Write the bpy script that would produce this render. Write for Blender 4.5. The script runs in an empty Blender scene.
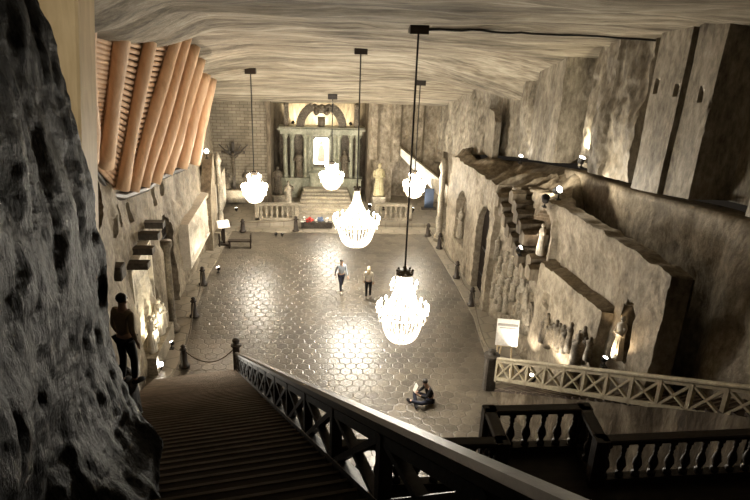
import bpy, bmesh, math, random
from mathutils import Vector, Matrix, noise, Euler
random.seed(7)
S = bpy.context.scene
COL = S.collection
PI = math.pi

# ------------------------------------------------------------------ helpers
def lerp(a, b, t): return a + (b - a) * t
def sstep(a, b, x):
    t = max(0.0, min(1.0, (x - a) / (b - a))); return t * t * (3 - 2 * t)
def interp(x, pts):
    if x <= pts[0][0]: return pts[0][1]
    for (x0, v0), (x1, v1) in zip(pts, pts[1:]):
        if x <= x1: return lerp(v0, v1, (x - x0) / (x1 - x0))
    return pts[-1][1]
def nz(x, y, z, s=1.0, oct=4):
    return noise.fractal(Vector((x * s, y * s, z * s)), 1.0, 2.0, oct)

class MB:
    """collects shapes into one mesh"""
    def __init__(self): self.v = []; self.f = []
    def add(self, vs, fs):
        n = len(self.v); self.v += [tuple(p) for p in vs]; self.f += [tuple(n + i for i in f) for f in fs]; return self
    def box(self, c, s, rz=0, rot=None):
        M = Matrix.Rotation(rz, 3, 'Z') if rot is None else rot
        hx, hy, hz = s[0] / 2, s[1] / 2, s[2] / 2
        vs = [Vector(c) + M @ Vector((x * hx, y * hy, z * hz)) for x in (-1, 1) for y in (-1, 1) for z in (-1, 1)]
        return self.add(vs, [(0, 1, 3, 2), (4, 6, 7, 5), (0, 4, 5, 1), (2, 3, 7, 6), (0, 2, 6, 4), (1, 5, 7, 3)])
    def bar(self, a, b, w, h, up=(0, 0, 1), ch=0.0):
        a = Vector(a); b = Vector(b); d = (b - a).normalized(); u = Vector(up)
        if abs(d.dot(u)) > .98: u = Vector((0, 1, 0))
        s = d.cross(u).normalized(); u = s.cross(d)
        k = ch
        pr = [(-w/2 + k, -h/2), (w/2 - k, -h/2), (w/2, -h/2 + k), (w/2, h/2 - k), (w/2 - k, h/2), (-w/2 + k, h/2), (-w/2, h/2 - k), (-w/2, -h/2 + k)] if k else [(-w/2, -h/2), (w/2, -h/2), (w/2, h/2), (-w/2, h/2)]
        n = len(pr)
        vs = [p + s * x + u * y for p in (a, b) for x, y in pr]
        fs = [(i, (i + 1) % n, n + (i + 1) % n, n + i) for i in range(n)] + [tuple(range(n))[::-1], tuple(range(n, 2 * n))]
        return self.add(vs, fs)
    def tube(self, pts, r, n=8, wob=0.0, cap=True):
        pts = [Vector(p) for p in pts]; N = len(pts); vs = []; fs = []
        rs = r if isinstance(r, (list, tuple)) else [r] * N
        ref = Vector((0.31, 0.2, 0.93))
        for i, p in enumerate(pts):
            d = (pts[min(i + 1, N - 1)] - pts[max(i - 1, 0)]).normalized()
            if abs(d.dot(ref)) > .97: ref = Vector((1, 0.1, 0))
            s = d.cross(ref).normalized(); u = s.cross(d)
            for k in range(n):
                a = 2 * PI * k / n; rr = rs[i] * (1 + wob * nz(p.x + math.cos(a), p.y + math.sin(a), p.z, 1.3))
                vs.append(p + s * math.cos(a) * rr + u * math.sin(a) * rr)
        for i in range(N - 1):
            for k in range(n):
                fs.append((i * n + k, i * n + (k + 1) % n, (i + 1) * n + (k + 1) % n, (i + 1) * n + k))
        if cap: fs += [tuple(range(n))[::-1], tuple(range((N - 1) * n, N * n))]
        return self.add(vs, fs)
    def lathe(self, prof, c=(0, 0, 0), n=16, sx=1, sy=1, a0=0.0):
        vs = []; fs = []
        for r, z in prof:
            for k in range(n):
                a = a0 + 2 * PI * k / n; vs.append((c[0] + r * sx * math.cos(a), c[1] + r * sy * math.sin(a), c[2] + z))
        m = len(prof)
        for i in range(m - 1):
            for k in range(n): fs.append((i * n + k, i * n + (k + 1) % n, (i + 1) * n + (k + 1) % n, (i + 1) * n + k))
        fs += [tuple(range(n))[::-1], tuple(range((m - 1) * n, m * n))]
        return self.add(vs, fs)
    def ball(self, c, r, sx=1, sy=1, sz=1, n=10):
        return self.lathe([(r * math.sin(PI * i / 6) + 1e-4, -r * sz * math.cos(PI * i / 6)) for i in range(7)], c, n, sx, sy)
    def bead(self, c, r):
        x, y, z = c
        return self.add([(x + r, y, z), (x, y + r, z), (x - r, y, z), (x, y - r, z), (x, y, z + r * 1.2), (x, y, z - r * 1.2)],
                        [(0, 1, 4), (1, 2, 4), (2, 3, 4), (3, 0, 4), (1, 0, 5), (2, 1, 5), (3, 2, 5), (0, 3, 5)])
    def prism(self, poly, a, b):
        """poly in (u,v); a,b functions mapping (u,v)->point for the two faces"""
        n = len(poly); vs = [a(*p) for p in poly] + [b(*p) for p in poly]
        fs = [(i, (i + 1) % n, n + (i + 1) % n, n + i) for i in range(n)] + [tuple(range(n))[::-1], tuple(range(n, 2 * n))]
        return self.add(vs, fs)
    def grid(self, nu, nv, fn):
        vs = [fn(i, j) for i in range(nu) for j in range(nv)]
        fs = [(i * nv + j, (i + 1) * nv + j, (i + 1) * nv + j + 1, i * nv + j + 1) for i in range(nu - 1) for j in range(nv - 1)]
        return self.add(vs, fs)
    def build(self, name, mat, parent=None, smooth=False, loc=None, recalc=True):
        me = bpy.data.meshes.new(name); me.from_pydata(self.v, [], self.f); me.validate()
        if recalc:
            bm = bmesh.new(); bm.from_mesh(me); bmesh.ops.recalc_face_normals(bm, faces=bm.faces); bm.to_mesh(me); bm.free()
        if smooth:
            me.polygons.foreach_set('use_smooth', [True] * len(me.polygons))
            if smooth is not True: me.set_sharp_from_angle(angle=math.radians(smooth))
        me.materials.append(mat)
        o = bpy.data.objects.new(name, me); COL.objects.link(o)
        if parent: o.parent = parent
        if loc: o.location = loc
        return o

def tag(o, label, cat, group=None, kind=None):
    o['label'] = label; o['category'] = cat
    if group: o['group'] = group
    if kind: o['kind'] = kind
    return o
def thing(name, label, cat, loc=(0, 0, 0), rz=0, group=None):
    o = bpy.data.objects.new(name, None); COL.objects.link(o); o.empty_display_size = .2
    o.location = loc; o.rotation_euler = (0, 0, rz); return tag(o, label, cat, group)
def struct(o): o['kind'] = 'structure'; return o
def copy_tree(o, parent=None):
    c = o.copy(); COL.objects.link(c)
    if parent: c.parent = parent
    for ch in list(o.children): copy_tree(ch, c)
    return c

# ------------------------------------------------------------------ materials
def mat_new(name):
    m = bpy.data.materials.new(name); m.use_nodes = True; nt = m.node_tree
    b = nt.nodes['Principled BSDF']; return m, nt, b
def N(nt, t, **kw):
    n = nt.nodes.new(t)
    for k, v in kw.items():
        if k in n.inputs: n.inputs[k].default_value = v
        else: setattr(n, k, v)
    return n
def coords(nt, scale=(1, 1, 1)):
    g = N(nt, 'ShaderNodeNewGeometry'); mp = N(nt, 'ShaderNodeMapping'); mp.inputs['Scale'].default_value = scale
    nt.links.new(g.outputs['Position'], mp.inputs['Vector']); return mp.outputs['Vector']
def objcoords(nt, scale=(1, 1, 1)):
    g = N(nt, 'ShaderNodeTexCoord'); mp = N(nt, 'ShaderNodeMapping'); mp.inputs['Scale'].default_value = scale
    nt.links.new(g.outputs['Object'], mp.inputs['Vector']); return mp.outputs['Vector']
def ramp(nt, fac, stops):
    r = N(nt, 'ShaderNodeValToRGB'); e = r.color_ramp.elements
    while len(e) < len(stops): e.new(.5)
    for el, (p, c) in zip(e, stops): el.position = p; el.color = (*c, 1)
    nt.links.new(fac, r.inputs['Fac']); return r.outputs['Color']
def rock(name, c0, c1, c2, scale=(1, 1, 1), s1=.6, s2=6, rough=.75, bump=.35, dist=.12, spec=.3, obj=False, st=(.38, .5, .62)):
    m, nt, b = mat_new(name); L = nt.links.new
    v = (objcoords if obj else coords)(nt, scale)
    n1 = N(nt, 'ShaderNodeTexNoise', Scale=s1, Detail=8.0, Roughness=.65); n2 = N(nt, 'ShaderNodeTexNoise', Scale=s2, Detail=8.0, Roughness=.7)
    L(v, n1.inputs['Vector']); L(v, n2.inputs['Vector'])
    mx = N(nt, 'ShaderNodeMath', operation='ADD'); L(n1.outputs['Fac'], mx.inputs[0]); L(n2.outputs['Fac'], mx.inputs[1])
    mh = N(nt, 'ShaderNodeMath', operation='MULTIPLY'); mh.inputs[1].default_value = .5; L(mx.outputs[0], mh.inputs[0])
    L(ramp(nt, mh.outputs[0], [(st[0], c0), (st[1], c1), (st[2], c2)]), b.inputs['Base Color'])
    bp = N(nt, 'ShaderNodeBump', Strength=bump, Distance=dist); L(mh.outputs[0], bp.inputs['Height']); L(bp.outputs['Normal'], b.inputs['Normal'])
    b.inputs['Roughness'].default_value = rough; b.inputs['Specular IOR Level'].default_value = spec
    return m
def wood(name, c0, c1, axis='Y', rough=.6, sc=6, obj=True, spec=.3, bump=.25):
    k = {'X': (.12, 1, 1), 'Y': (1, .12, 1), 'Z': (1, 1, .12)}[axis]
    m, nt, b = mat_new(name); L = nt.links.new
    v = (objcoords if obj else coords)(nt, k)
    n1 = N(nt, 'ShaderNodeTexNoise', Scale=sc, Detail=6.0, Roughness=.6, Distortion=.6); L(v, n1.inputs['Vector'])
    L(ramp(nt, n1.outputs['Fac'], [(.3, c0), (.7, c1)]), b.inputs['Base Color'])
    bp = N(nt, 'ShaderNodeBump', Strength=bump, Distance=.02); L(n1.outputs['Fac'], bp.inputs['Height']); L(bp.outputs['Normal'], b.inputs['Normal'])
    b.inputs['Roughness'].default_value = rough; b.inputs['Specular IOR Level'].default_value = spec
    return m
def plain(name, c, rough=.6, metal=0, spec=.3, em=None):
    m, nt, b = mat_new(name)
    n1 = N(nt, 'ShaderNodeTexNoise', Scale=14.0, Detail=3.0); nt.links.new(objcoords(nt), n1.inputs['Vector'])
    nt.links.new(ramp(nt, n1.outputs['Fac'], [(.3, tuple(x * .88 for x in c)), (.7, tuple(min(1, x * 1.08) for x in c))]), b.inputs['Base Color'])
    b.inputs['Roughness'].default_value = rough; b.inputs['Metallic'].default_value = metal; b.inputs['Specular IOR Level'].default_value = spec
    if em: b.inputs['Emission Color'].default_value = (*em[0], 1); b.inputs['Emission Strength'].default_value = em[1]; m.cycles.emission_sampling = 'NONE'
    return m

M = {}
M['ceiling'] = rock('ceiling_rock', (.085, .07, .05), (.25, .215, .16), (.46, .415, .33), (.10, .75, 1.2), .9, 5, .8, .6, .18)
def strata(m):
    nt = m.node_tree; L = nt.links.new; b = nt.nodes['Principled BSDF']
    old = b.inputs['Base Color'].links[0].from_socket
    n = N(nt, 'ShaderNodeTexNoise', Scale=1.0, Detail=5.0, Roughness=.55, Distortion=.3); L(coords(nt, (.05, .55, 0)), n.inputs['Vector'])
    a = N(nt, 'ShaderNodeMath', operation='SUBTRACT'); L(n.outputs['Fac'], a.inputs[0]); a.inputs[1].default_value = .5
    c = N(nt, 'ShaderNodeMath', operation='ABSOLUTE'); L(a.outputs[0], c.inputs[0])
    mx = N(nt, 'ShaderNodeMix', data_type='RGBA', blend_type='MULTIPLY'); mx.inputs[0].default_value = .75
    L(old, mx.inputs[6]); L(ramp(nt, c.outputs[0], [(0, (.30, .27, .23)), (.012, (.75, .72, .68)), (.05, (1, 1, 1))]), mx.inputs[7]); L(mx.outputs[2], b.inputs['Base Color'])
strata(M['ceiling'])
M['wall'] = rock('salt_rock', (.085, .066, .044), (.205, .170, .121), (.355, .308, .236), (1, 1, .7), .7, 5, .7, .6, .12)
M['brown'] = rock('brown_rock', (.06, .046, .031), (.14, .112, .078), (.25, .21, .155), (1, 1, .3), .7, 5, .8, .5, .15)
M['slab'] = rock('rock_slab', (.07, .057, .041), (.215, .187, .142), (.38, .34, .27), (1, 1, .4), 1.0, 7, .55, .5, .08)
M['carved'] = rock('carved_salt', (.15, .128, .095), (.26, .227, .172), (.38, .335, .265), (1, 1, 1), 1.5, 12, .6, .3, .05)
M['darkcarved'] = rock('dark_carved_salt', (.05, .04, .028), (.105, .085, .06), (.19, .157, .113), (1, 1, 1), 1.5, 12, .6, .3, .05)
M['plaster'] = rock('pale_salt', (.42, .38, .31), (.58, .53, .44), (.70, .65, .56), (1, 1, 1), 2.5, 16, .55, .3, .04)
M['ochre'] = rock('ochre_stone', (.30, .26, .14), (.44, .39, .24), (.56, .50, .34), (1, 1, 1), 2.5, 12, .6)
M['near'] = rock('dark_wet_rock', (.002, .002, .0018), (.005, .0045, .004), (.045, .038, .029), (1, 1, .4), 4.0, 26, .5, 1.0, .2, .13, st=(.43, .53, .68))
M['green'] = rock('altar_salt', (.17, .17, .125), (.28, .28, .21), (.42, .41, .32), (1, 1, .6), 1.2, 8, .5, .3, .05)
M['paving_dark'] = rock('dark_stone', (.03, .026, .022), (.06, .05, .04), (.1, .085, .07), (1, 1, 1), 1.5, 10, .6, .3, .05)
M['log'] = wood('log_wood', (.60, .39, .24), (.84, .60, .40), 'Z', .6, 5, obj=False)
M['lath'] = wood('lath_wood', (.55, .36, .23), (.78, .55, .38), 'Y', .65, 6, obj=False)
M['post'] = wood('pale_post_wood', (.52, .40, .24), (.74, .60, .40), 'Z', .55, 4)
M['dwood'] = wood('dark_stained_wood', (.016, .011, .008), (.04, .028, .019), 'X', .5, 8, spec=.35)
M['hand'] = wood('worn_handrail_wood', (.035, .026, .018), (.085, .064, .044), 'Y', .42, 7, spec=.4)
M['tread'] = wood('tread_wood', (.055, .040, .033), (.11, .085, .07), 'X', .55, 7, spec=.35)
M['doorwood'] = wood('black_door_wood', (.008, .006, .005), (.022, .016, .012), 'Z', .85, 8, spec=.03)
M['nosing'] = wood('worn_nosing_wood', (.16, .13, .105), (.34, .285, .235), 'X', .45, 7, spec=.4)
M['pwood'] = wood('pale_rail_wood', (.30, .26, .18), (.45, .395, .29), 'X', .6, 8)
M['iron'] = plain('black_iron', (.02, .018, .016), .5, .6)
M['cable'] = plain('black_cable', (.015, .014, .013), .6)
M['bronze'] = plain('dark_bronze', (.07, .055, .04), .4, .5)
M['paper'] = plain('white_board', (.80, .76, .70), .6)
M['grey'] = plain('grey_print', (.30, .28, .26), .6)
M['bulb'] = plain('lit_bulb', (1, .95, .85), .4, em=((1, .90, .74), 14))
M['lamp'] = plain('lit_lamp_face', (1, .95, .85), .4, em=((1, .92, .80), 9))
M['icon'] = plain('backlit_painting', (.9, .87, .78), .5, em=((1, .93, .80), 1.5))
M['iconline'] = plain('painting_outline', (.86, .80, .68), .6)
M['skin'] = plain('skin', (.55, .36, .27), .5)
M['hairblond'] = plain('blond_hair', (.62, .50, .33), .5)
M['hairdark'] = plain('dark_hair', (.02, .016, .013), .5)
M['navy'] = plain('dark_navy_cloth', (.018, .020, .035), .8)
M['black'] = plain('black_cloth', (.010, .009, .010), .8)
M['shirt'] = plain('grey_blue_shirt', (.34, .37, .42), .8)
M['cream'] = plain('cream_sweater', (.66, .60, .50), .85)
M['tanjacket'] = plain('brown_jacket', (.30, .225, .15), .85)
M['shoe'] = plain('pale_shoe', (.55, .50, .45), .6)
M['red'] = plain('red_flowers', (.50, .05, .04), .7)
M['blue'] = plain('blue_cloth', (.10, .14, .24), .7)
M['dullblue'] = plain('dull_blue_paint', (.035, .045, .065), .85, spec=.1)
M['rope'] = plain('barrier_rope', (.10, .08, .055), .8)

# crystal: translucent + glossy
def crystal():
    m, nt, b = mat_new('salt_crystal'); L = nt.links.new
    b.inputs['Base Color'].default_value = (.95, .91, .82, 1); b.inputs['Roughness'].default_value = .15
    tr = N(nt, 'ShaderNodeBsdfTranslucent'); tr.inputs['Color'].default_value = (.98, .94, .85, 1)
    n1 = N(nt, 'ShaderNodeTexNoise', Scale=30.0); L(objcoords(nt), n1.inputs['Vector'])
    rr = N(nt, 'ShaderNodeMapRange'); rr.inputs['To Min'].default_value = .5; rr.inputs['To Max'].default_value = .7
    L(n1.outputs['Fac'], rr.inputs['Value'])
    mx = N(nt, 'ShaderNodeMixShader'); L(rr.outputs[0], mx.inputs[0]); L(b.outputs[0], mx.inputs[1]); L(tr.outputs[0], mx.inputs[2])
    L(mx.outputs[0], nt.nodes['Material Output'].inputs['Surface']); return m
M['crystal'] = crystal()

# floor: carved hexagonal tiles
def floor_mat(name, ca, cb, cg, rough, size=.62):
    m, nt, b = mat_new(name); L = nt.links.new
    p = coords(nt, (1 / size, 1 / size, 0))
    sx = (1, 1.7320508, 1)
    def vm(op, a=None, bb=None, c=None):
        n = N(nt, 'ShaderNodeVectorMath', operation=op)
        for i, x in enumerate((a, bb, c)):
            if x is None: continue
            if isinstance(x, tuple): n.inputs[i].default_value = x
            else: L(x, n.inputs[i])
        return n
    def mm(op, a, bb=None):
        n = N(nt, 'ShaderNodeMath', operation=op)
        for i, x in enumerate((a, bb)):
            if x is None: continue
            if isinstance(x, (int, float)): n.inputs[i].default_value = x
            else: L(x, n.inputs[i])
        return n.outputs[0]
    wob = N(nt, 'ShaderNodeTexNoise', Scale=.9, Detail=2.0); L(p, wob.inputs['Vector'])
    wo = vm('MULTIPLY', vm('SUBTRACT', wob.outputs['Color'], (.5, .5, .5)).outputs[0], (.35, .35, 0)).outputs[0]
    pp = vm('ADD', vm('ADD', p, wo).outputs[0], (1000, 1732.0508, 0)).outputs[0]
    h = (.5, .8660254, .5)
    a = vm('SUBTRACT', vm('MODULO', pp, sx).outputs[0], h).outputs[0]
    c = vm('SUBTRACT', vm('MODULO', vm('SUBTRACT', pp, h).outputs[0], sx).outputs[0], h).outputs[0]
    a = vm('MULTIPLY', a, (1, 1, 0)).outputs[0]; c = vm('MULTIPLY', c, (1, 1, 0)).outputs[0]
    less = mm('LESS_THAN', vm('DOT_PRODUCT', a, a).outputs['Value'], vm('DOT_PRODUCT', c, c).outputs['Value'])
    mix = N(nt, 'ShaderNodeMix', data_type='VECTOR'); L(less, mix.inputs[0]); L(c, mix.inputs[4]); L(a, mix.inputs[5])
    g = mix.outputs[1]
    ab = vm('ABSOLUTE', g).outputs[0]
    sp = N(nt, 'ShaderNodeSeparateXYZ'); L(ab, sp.inputs[0])
    d = mm('MAXIMUM', sp.outputs[0], vm('DOT_PRODUCT', ab, (.5, .8660254, 0)).outputs['Value'])
    edge = mm('SUBTRACT', .5, d)                        # 0 at the joint
    joint = N(nt, 'ShaderNodeMapRange'); joint.inputs['From Max'].default_value = .07; L(edge, joint.inputs['Value'])
    cid = vm('SUBTRACT', pp, g).outputs[0]
    wn = N(nt, 'ShaderNodeTexWhiteNoise', noise_dimensions='2D'); L(vm('SNAP', vm('ADD', cid, (.1, .1, 0)).outputs[0], (.25, .43301, 1)).outputs[0], wn.inputs['Vector'])
    big = N(nt, 'ShaderNodeTexNoise', Scale=.22, Detail=6.0, Roughness=.65); L(p, big.inputs['Vector'])
    fine = N(nt, 'ShaderNodeTexNoise', Scale=7.0, Detail=5.0); L(p, fine.inputs['Vector'])
    t = mm('ADD', mm('MULTIPLY', big.outputs['Fac'], .7), mm('ADD', mm('MULTIPLY', wn.outputs['Value'], .16), mm('MULTIPLY', fine.outputs['Fac'], .25)))
    base = ramp(nt, t, [(.38, ca), (.72, cb)])
    mc = N(nt, 'ShaderNodeMix', data_type='RGBA'); L(joint.outputs[0], mc.inputs[0]); mc.inputs[6].default_value = (*cg, 1); L(base, mc.inputs[7])
    L(mc.outputs[2], b.inputs['Base Color'])
    rr = N(nt, 'ShaderNodeMapRange'); rr.inputs['To Min'].default_value = rough - .09; rr.inputs['To Max'].default_value = rough + .12
    L(fine.outputs['Fac'], rr.inputs['Value']); L(rr.outputs[0], b.inputs['Roughness'])
    hgt = mm('ADD', mm('MULTIPLY', joint.outputs[0], .5), mm('ADD', mm('MULTIPLY', fine.outputs['Fac'], .5), mm('MULTIPLY', big.outputs['Fac'], 1.5)))
    bp = N(nt, 'ShaderNodeBump', Strength=.5, Distance=.035); L(hgt, bp.inputs['Height']); L(bp.outputs['Normal'], b.inputs['Normal'])
    b.inputs['Specular IOR Level'].default_value = .8
    return m
M['floor'] = floor_mat('carved_floor_tiles', (.04, .033, .024), (.14, .118, .088), (.075, .062, .046), .32, .46)
M['border'] = floor_mat('pale_floor_border', (.15, .127, .094), (.27, .236, .182), (.11, .092, .067), .42, .8)

# brick salt blocks for the back wall
def brick():
    m, nt, b = mat_new('salt_block_wall'); L = nt.links.new
    g = N(nt, 'ShaderNodeNewGeometry'); sp = N(nt, 'ShaderNodeSeparateXYZ'); L(g.outputs['Position'], sp.inputs[0])
    cb = N(nt, 'ShaderNodeCombineXYZ'); L(sp.outputs[0], cb.inputs[0]); L(sp.outputs[2], cb.inputs[1])
    bt = N(nt, 'ShaderNodeTexBrick', Scale=1.0); bt.inputs['Brick Width'].default_value = .5; bt.inputs['Row Height'].default_value = .2
    bt.inputs['Mortar Size'].default_value = .018; bt.inputs['Color1'].default_value = (.20, .172, .125, 1); bt.inputs['Color2'].default_value = (.27, .236, .178, 1); bt.inputs['Mortar'].default_value = (.11, .09, .063, 1)
    L(cb.outputs[0], bt.inputs['Vector'])
    n1 = N(nt, 'ShaderNodeTexNoise', Scale=1.2, Detail=8.0); L(g.outputs['Position'], n1.inputs['Vector'])
    mx = N(nt, 'ShaderNodeMix', data_type='RGBA', blend_type='MULTIPLY'); mx.inputs[0].default_value = .6
    L(bt.outputs['Color'], mx.inputs[6]); L(ramp(nt, n1.outputs['Fac'], [(.3, (.65, .62, .58)), (.7, (1.2, 1.2, 1.2))]), mx.inputs[7]); L(mx.outputs[2], b.inputs['Base Color'])
    bp = N(nt, 'ShaderNodeBump', Strength=.5, Distance=.03); bp.invert = True; L(bt.outputs['Fac'], bp.inputs['Height']); L(bp.outputs['Normal'], b.inputs['Normal'])
    b.inputs['Roughness'].default_value = .75; return m
M['brick'] = brick()

# ------------------------------------------------------------------ camera
cam = bpy.data.cameras.new('camera'); co = bpy.data.objects.new('camera', cam); COL.objects.link(co); S.camera = co
cam.sensor_fit = 'HORIZONTAL'; cam.sensor_width = 36; cam.lens = 36 * 649 / 750; cam.clip_start = .05; cam.clip_end = 200
p_, r_, y_ = math.radians(21.4), math.radians(2.2), math.radians(5.0)
fw = Vector((math.sin(y_) * math.cos(p_), math.cos(y_) * math.cos(p_), -math.sin(p_))); rt = Vector((math.cos(y_), -math.sin(y_), 0)); up = rt.cross(fw)
R_ = rt * math.cos(r_) + up * math.sin(r_); U_ = up * math.cos(r_) - rt * math.sin(r_)
co.matrix_world = Matrix(((R_.x, U_.x, -fw.x, 0), (R_.y, U_.y, -fw.y, 0), (R_.z, U_.z, -fw.z, 13.5), (0, 0, 0, 1)))

# ------------------------------------------------------------------ setting: floor, ceiling, walls
o = struct(MB().grid(30, 46, lambda i, j: (-9 + i * .75, -1 + j * 1.0, 0)).build('floor', M['floor']))
# pale walkway along the left wall and round the far end
mb = MB()
mb.prism([(-5.5, 21.2), (-5.75, 30), (-5.4, 37.2), (6.9, 36.9), (7.0, 38.2), (-6.9, 38.2), (-6.9, 12), (-4.0, 12), (-4.6, 18)], lambda u, v: (u, v, -.05), lambda u, v: (u, v, .025))
struct(mb.build('trim_1', M['border']))
mb = MB()
mb.prism([(6.3, 36.9), (6.75, 30), (6.9, 26), (6.6, 22.0), (6.2, 20.5), (9.5, 18), (9.5, 38), (6.3, 38)], lambda u, v: (u, v, -.05), lambda u, v: (u, v, .024))
struct(mb.build('trim_2', M['border']))
# raised chancel
mb = MB(); mb.box((0, 42.2, .1), (17, 8, .35)); struct(mb.build('floor_chancel', M['border']))

CEIL = [(-8, 16.5), (0, 15.6), (5, 14.9), (10, 14.15), (15, 13.4), (20, 12.78), (25, 12.1), (29, 11.45), (33, 10.35), (36, 9.3), (38.7, 8.05), (41, 7.2), (44, 6.75), (48, 6.5)]
def ceil_z(x, y):
    z = interp(y, CEIL)
    s = max(0, (abs(x) - 3) / 4.5)
    z -= 1.25 * s ** 1.5 * math.exp(-((y - 31) / 5.0) ** 2) * (1.0 if x < 0 else .8)
    z -= .75 * sstep(3.2, 5.2, -x) * sstep(25, 21, y)
    z += .18 * nz(x * .25, y * .6, 3, .8, 5)
    for ys, a in ((20.3 - .05 * x, .10), (29.2 + .06 * x, .10), (24.5 + .1 * math.sin(x), .07), (33.5 - .1 * x, .09), (16.9 + .05 * x, .09)):
        dd = y + .25 * nz(x * .4, ys, 1, 1) - ys
        z -= a * sstep(-.12, .12, dd) * math.exp(-max(0, dd) * .5)
    return z
struct(MB().grid(74, 236, lambda i, j: ((x := -9.2 + i * .3), (y := -4 + j * .22), ceil_z(x, y))).build('ceiling', M['ceiling'], smooth=True))

# ---- left wall
LW = [(12, -4.55), (15, -5.05), (18, -5.75), (19.5, -6.35), (22, -6.5), (27, -6.6), (35.5, -6.4), (40, -6.7), (46, -7.4)]
def arch(y, z, yc, w, z0, zs, ht):
    """pointed arch test: inside factor"""
    if z < z0: return 0
    if z < zs: ww = w
    else:
        t = (z - zs) / ht
        if t >= 1: return 0
        ww = w * math.sqrt(1 - t * t)
    return 1 if abs(y - yc) < ww else 0
def left_x(y, z):
    x = interp(y, LW)
    x += .16 * nz(0, y, z, .5, 5) + .05 * nz(5, y, z, 2.2, 3)
    x -= .05 * z * sstep(0, 6, z)
    if arch(y, z, 22.65, 1.4, .7, 3.9, .9): x -= .35
    if arch(y, z, 26.9, .85, 0, 3.2, 1.2): x -= 1.1
    for yy, zz in ((20.2, 6.3), (20.9, 6.45), (22.6, 6.0), (19.6, 5.6), (25.9, 5.6), (27.6, 5.5)):
        if abs(y - yy) < .12 and abs(z - zz) < .33: x -= .35
    return x
def left_top(y): return interp(y, [(13, 7.0), (17, 7.6), (19, 8.4), (20.7, 7.5), (22, 7.0), (25, 6.5), (29.7, 5.9), (33, 5.4), (34.5, 5.6), (36, 8.0), (37, 9.5), (46, 9.5)])
NU = 240
def lwf(i, j):
    y = 13 + 33 * i / (NU - 1); t = left_top(y); z = t * j / 75 if j <= 75 else t
    x = left_x(y, z)
    if j > 75: x -= .5 * (j - 75); z = t + .02 * (j - 75)
    return (x, y, z)
struct(MB().grid(NU, 78, lwf).build('wall_left', M['wall'], smooth=38))
# rock behind the timber roof
struct(MB().grid(60, 24, lambda i, j: ((y := 13 + i * .42), (z := 4.5 + j * .42), (-7.7 + .2 * nz(1, y, z, .5), y, z))[-1]).build('wall_left_upper', M['brown'], smooth=True))

# ---- back wall (pieces round the altar alcove)
def back(name, x0, x1, yb, mat, amp):
    n = int((x1 - x0) / .12) + 2
    def fn(i, j):
        x = x0 + (x1 - x0) * i / (n - 1); z = -.1 + 9.4 * j / 70
        return (x, yb + amp * nz(x, 2, z, .7, 5), z)
    return struct(MB().grid(n, 71, fn).build(name, mat, smooth=True))
back('wall_back_left', -8, -3.45, 42.0, M['brick'], .10)
def br(i, j):
    x = 3.0 + 5.6 * i / 60; z = -.1 + 9.4 * j / 80
    y = 42.6 - .35 * sstep(.2, .5, math.sin(x * 4.2)) * sstep(3.1, 3.3, z) + .2 * nz(x, 2, z, .8, 5)
    # vaulted side chapel opening
    u = (x - 6.0) / 1.3
    if abs(u) < 1 and z < 1.7 + 1.7 * math.sqrt(1 - u * u) - .35 * (x - 6): y += 1.6
    return (x, y, z)
struct(MB().grid(61, 81, br).build('wall_back_right', M['wall'], smooth=False))
mb = MB(); mb.box((-3.5, 43.7, 3.5), (.25, 3.6, 8)); mb.box((3.1, 44, 3.5), (.25, 3.2, 8)); mb.box((-.2, 45.6, 3.5), (7.4, .3, 8))
struct(mb.build('wall_back_alcove', M['brown']))

# ---- right wall, lower: a carved face with a trough behind its near block
def face_x(y): return interp(y, [(14.4, 8.72), (28, 7.6), (34.9, 7.07), (35.1, 8.3), (46, 8.4)])
def face_top(y): return interp(y, [(14.4, 7.15), (19.7, 7.0), (24.6, 6.55), (27.5, 5.85), (34, 5.5), (38, 4.75), (46, 3.6)]) + .10 * nz(2, y, 0, 1.2)
KL = [(8, 10.7, 9.7), (14.2, 10.4, 8.87), (16.5, 10.15, 8.6), (18.5, 9.99, 8.26), (20.9, 9.78, 7.98), (23.5, 9.56, 7.75), (29, 9.1, 6.75), (34, 8.5, 5.7), (38, 8.0, 4.75), (46, 7.6, 3.6)]
def K_x(y): return interp(y, [(a, b) for a, b, c in KL])
def K_z(y): return interp(y, [(a, c) for a, b, c in KL])
GROOVE = [[(26.4, 6.0), (25.35, 5.45), (24.46, 4.85), (23.44, 4.45), (22.3, 4.0)], [(25.2, 6.45), (24.06, 5.98), (23.3, 5.45), (22.5, 4.75), (21.7, 4.3)]]
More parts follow.
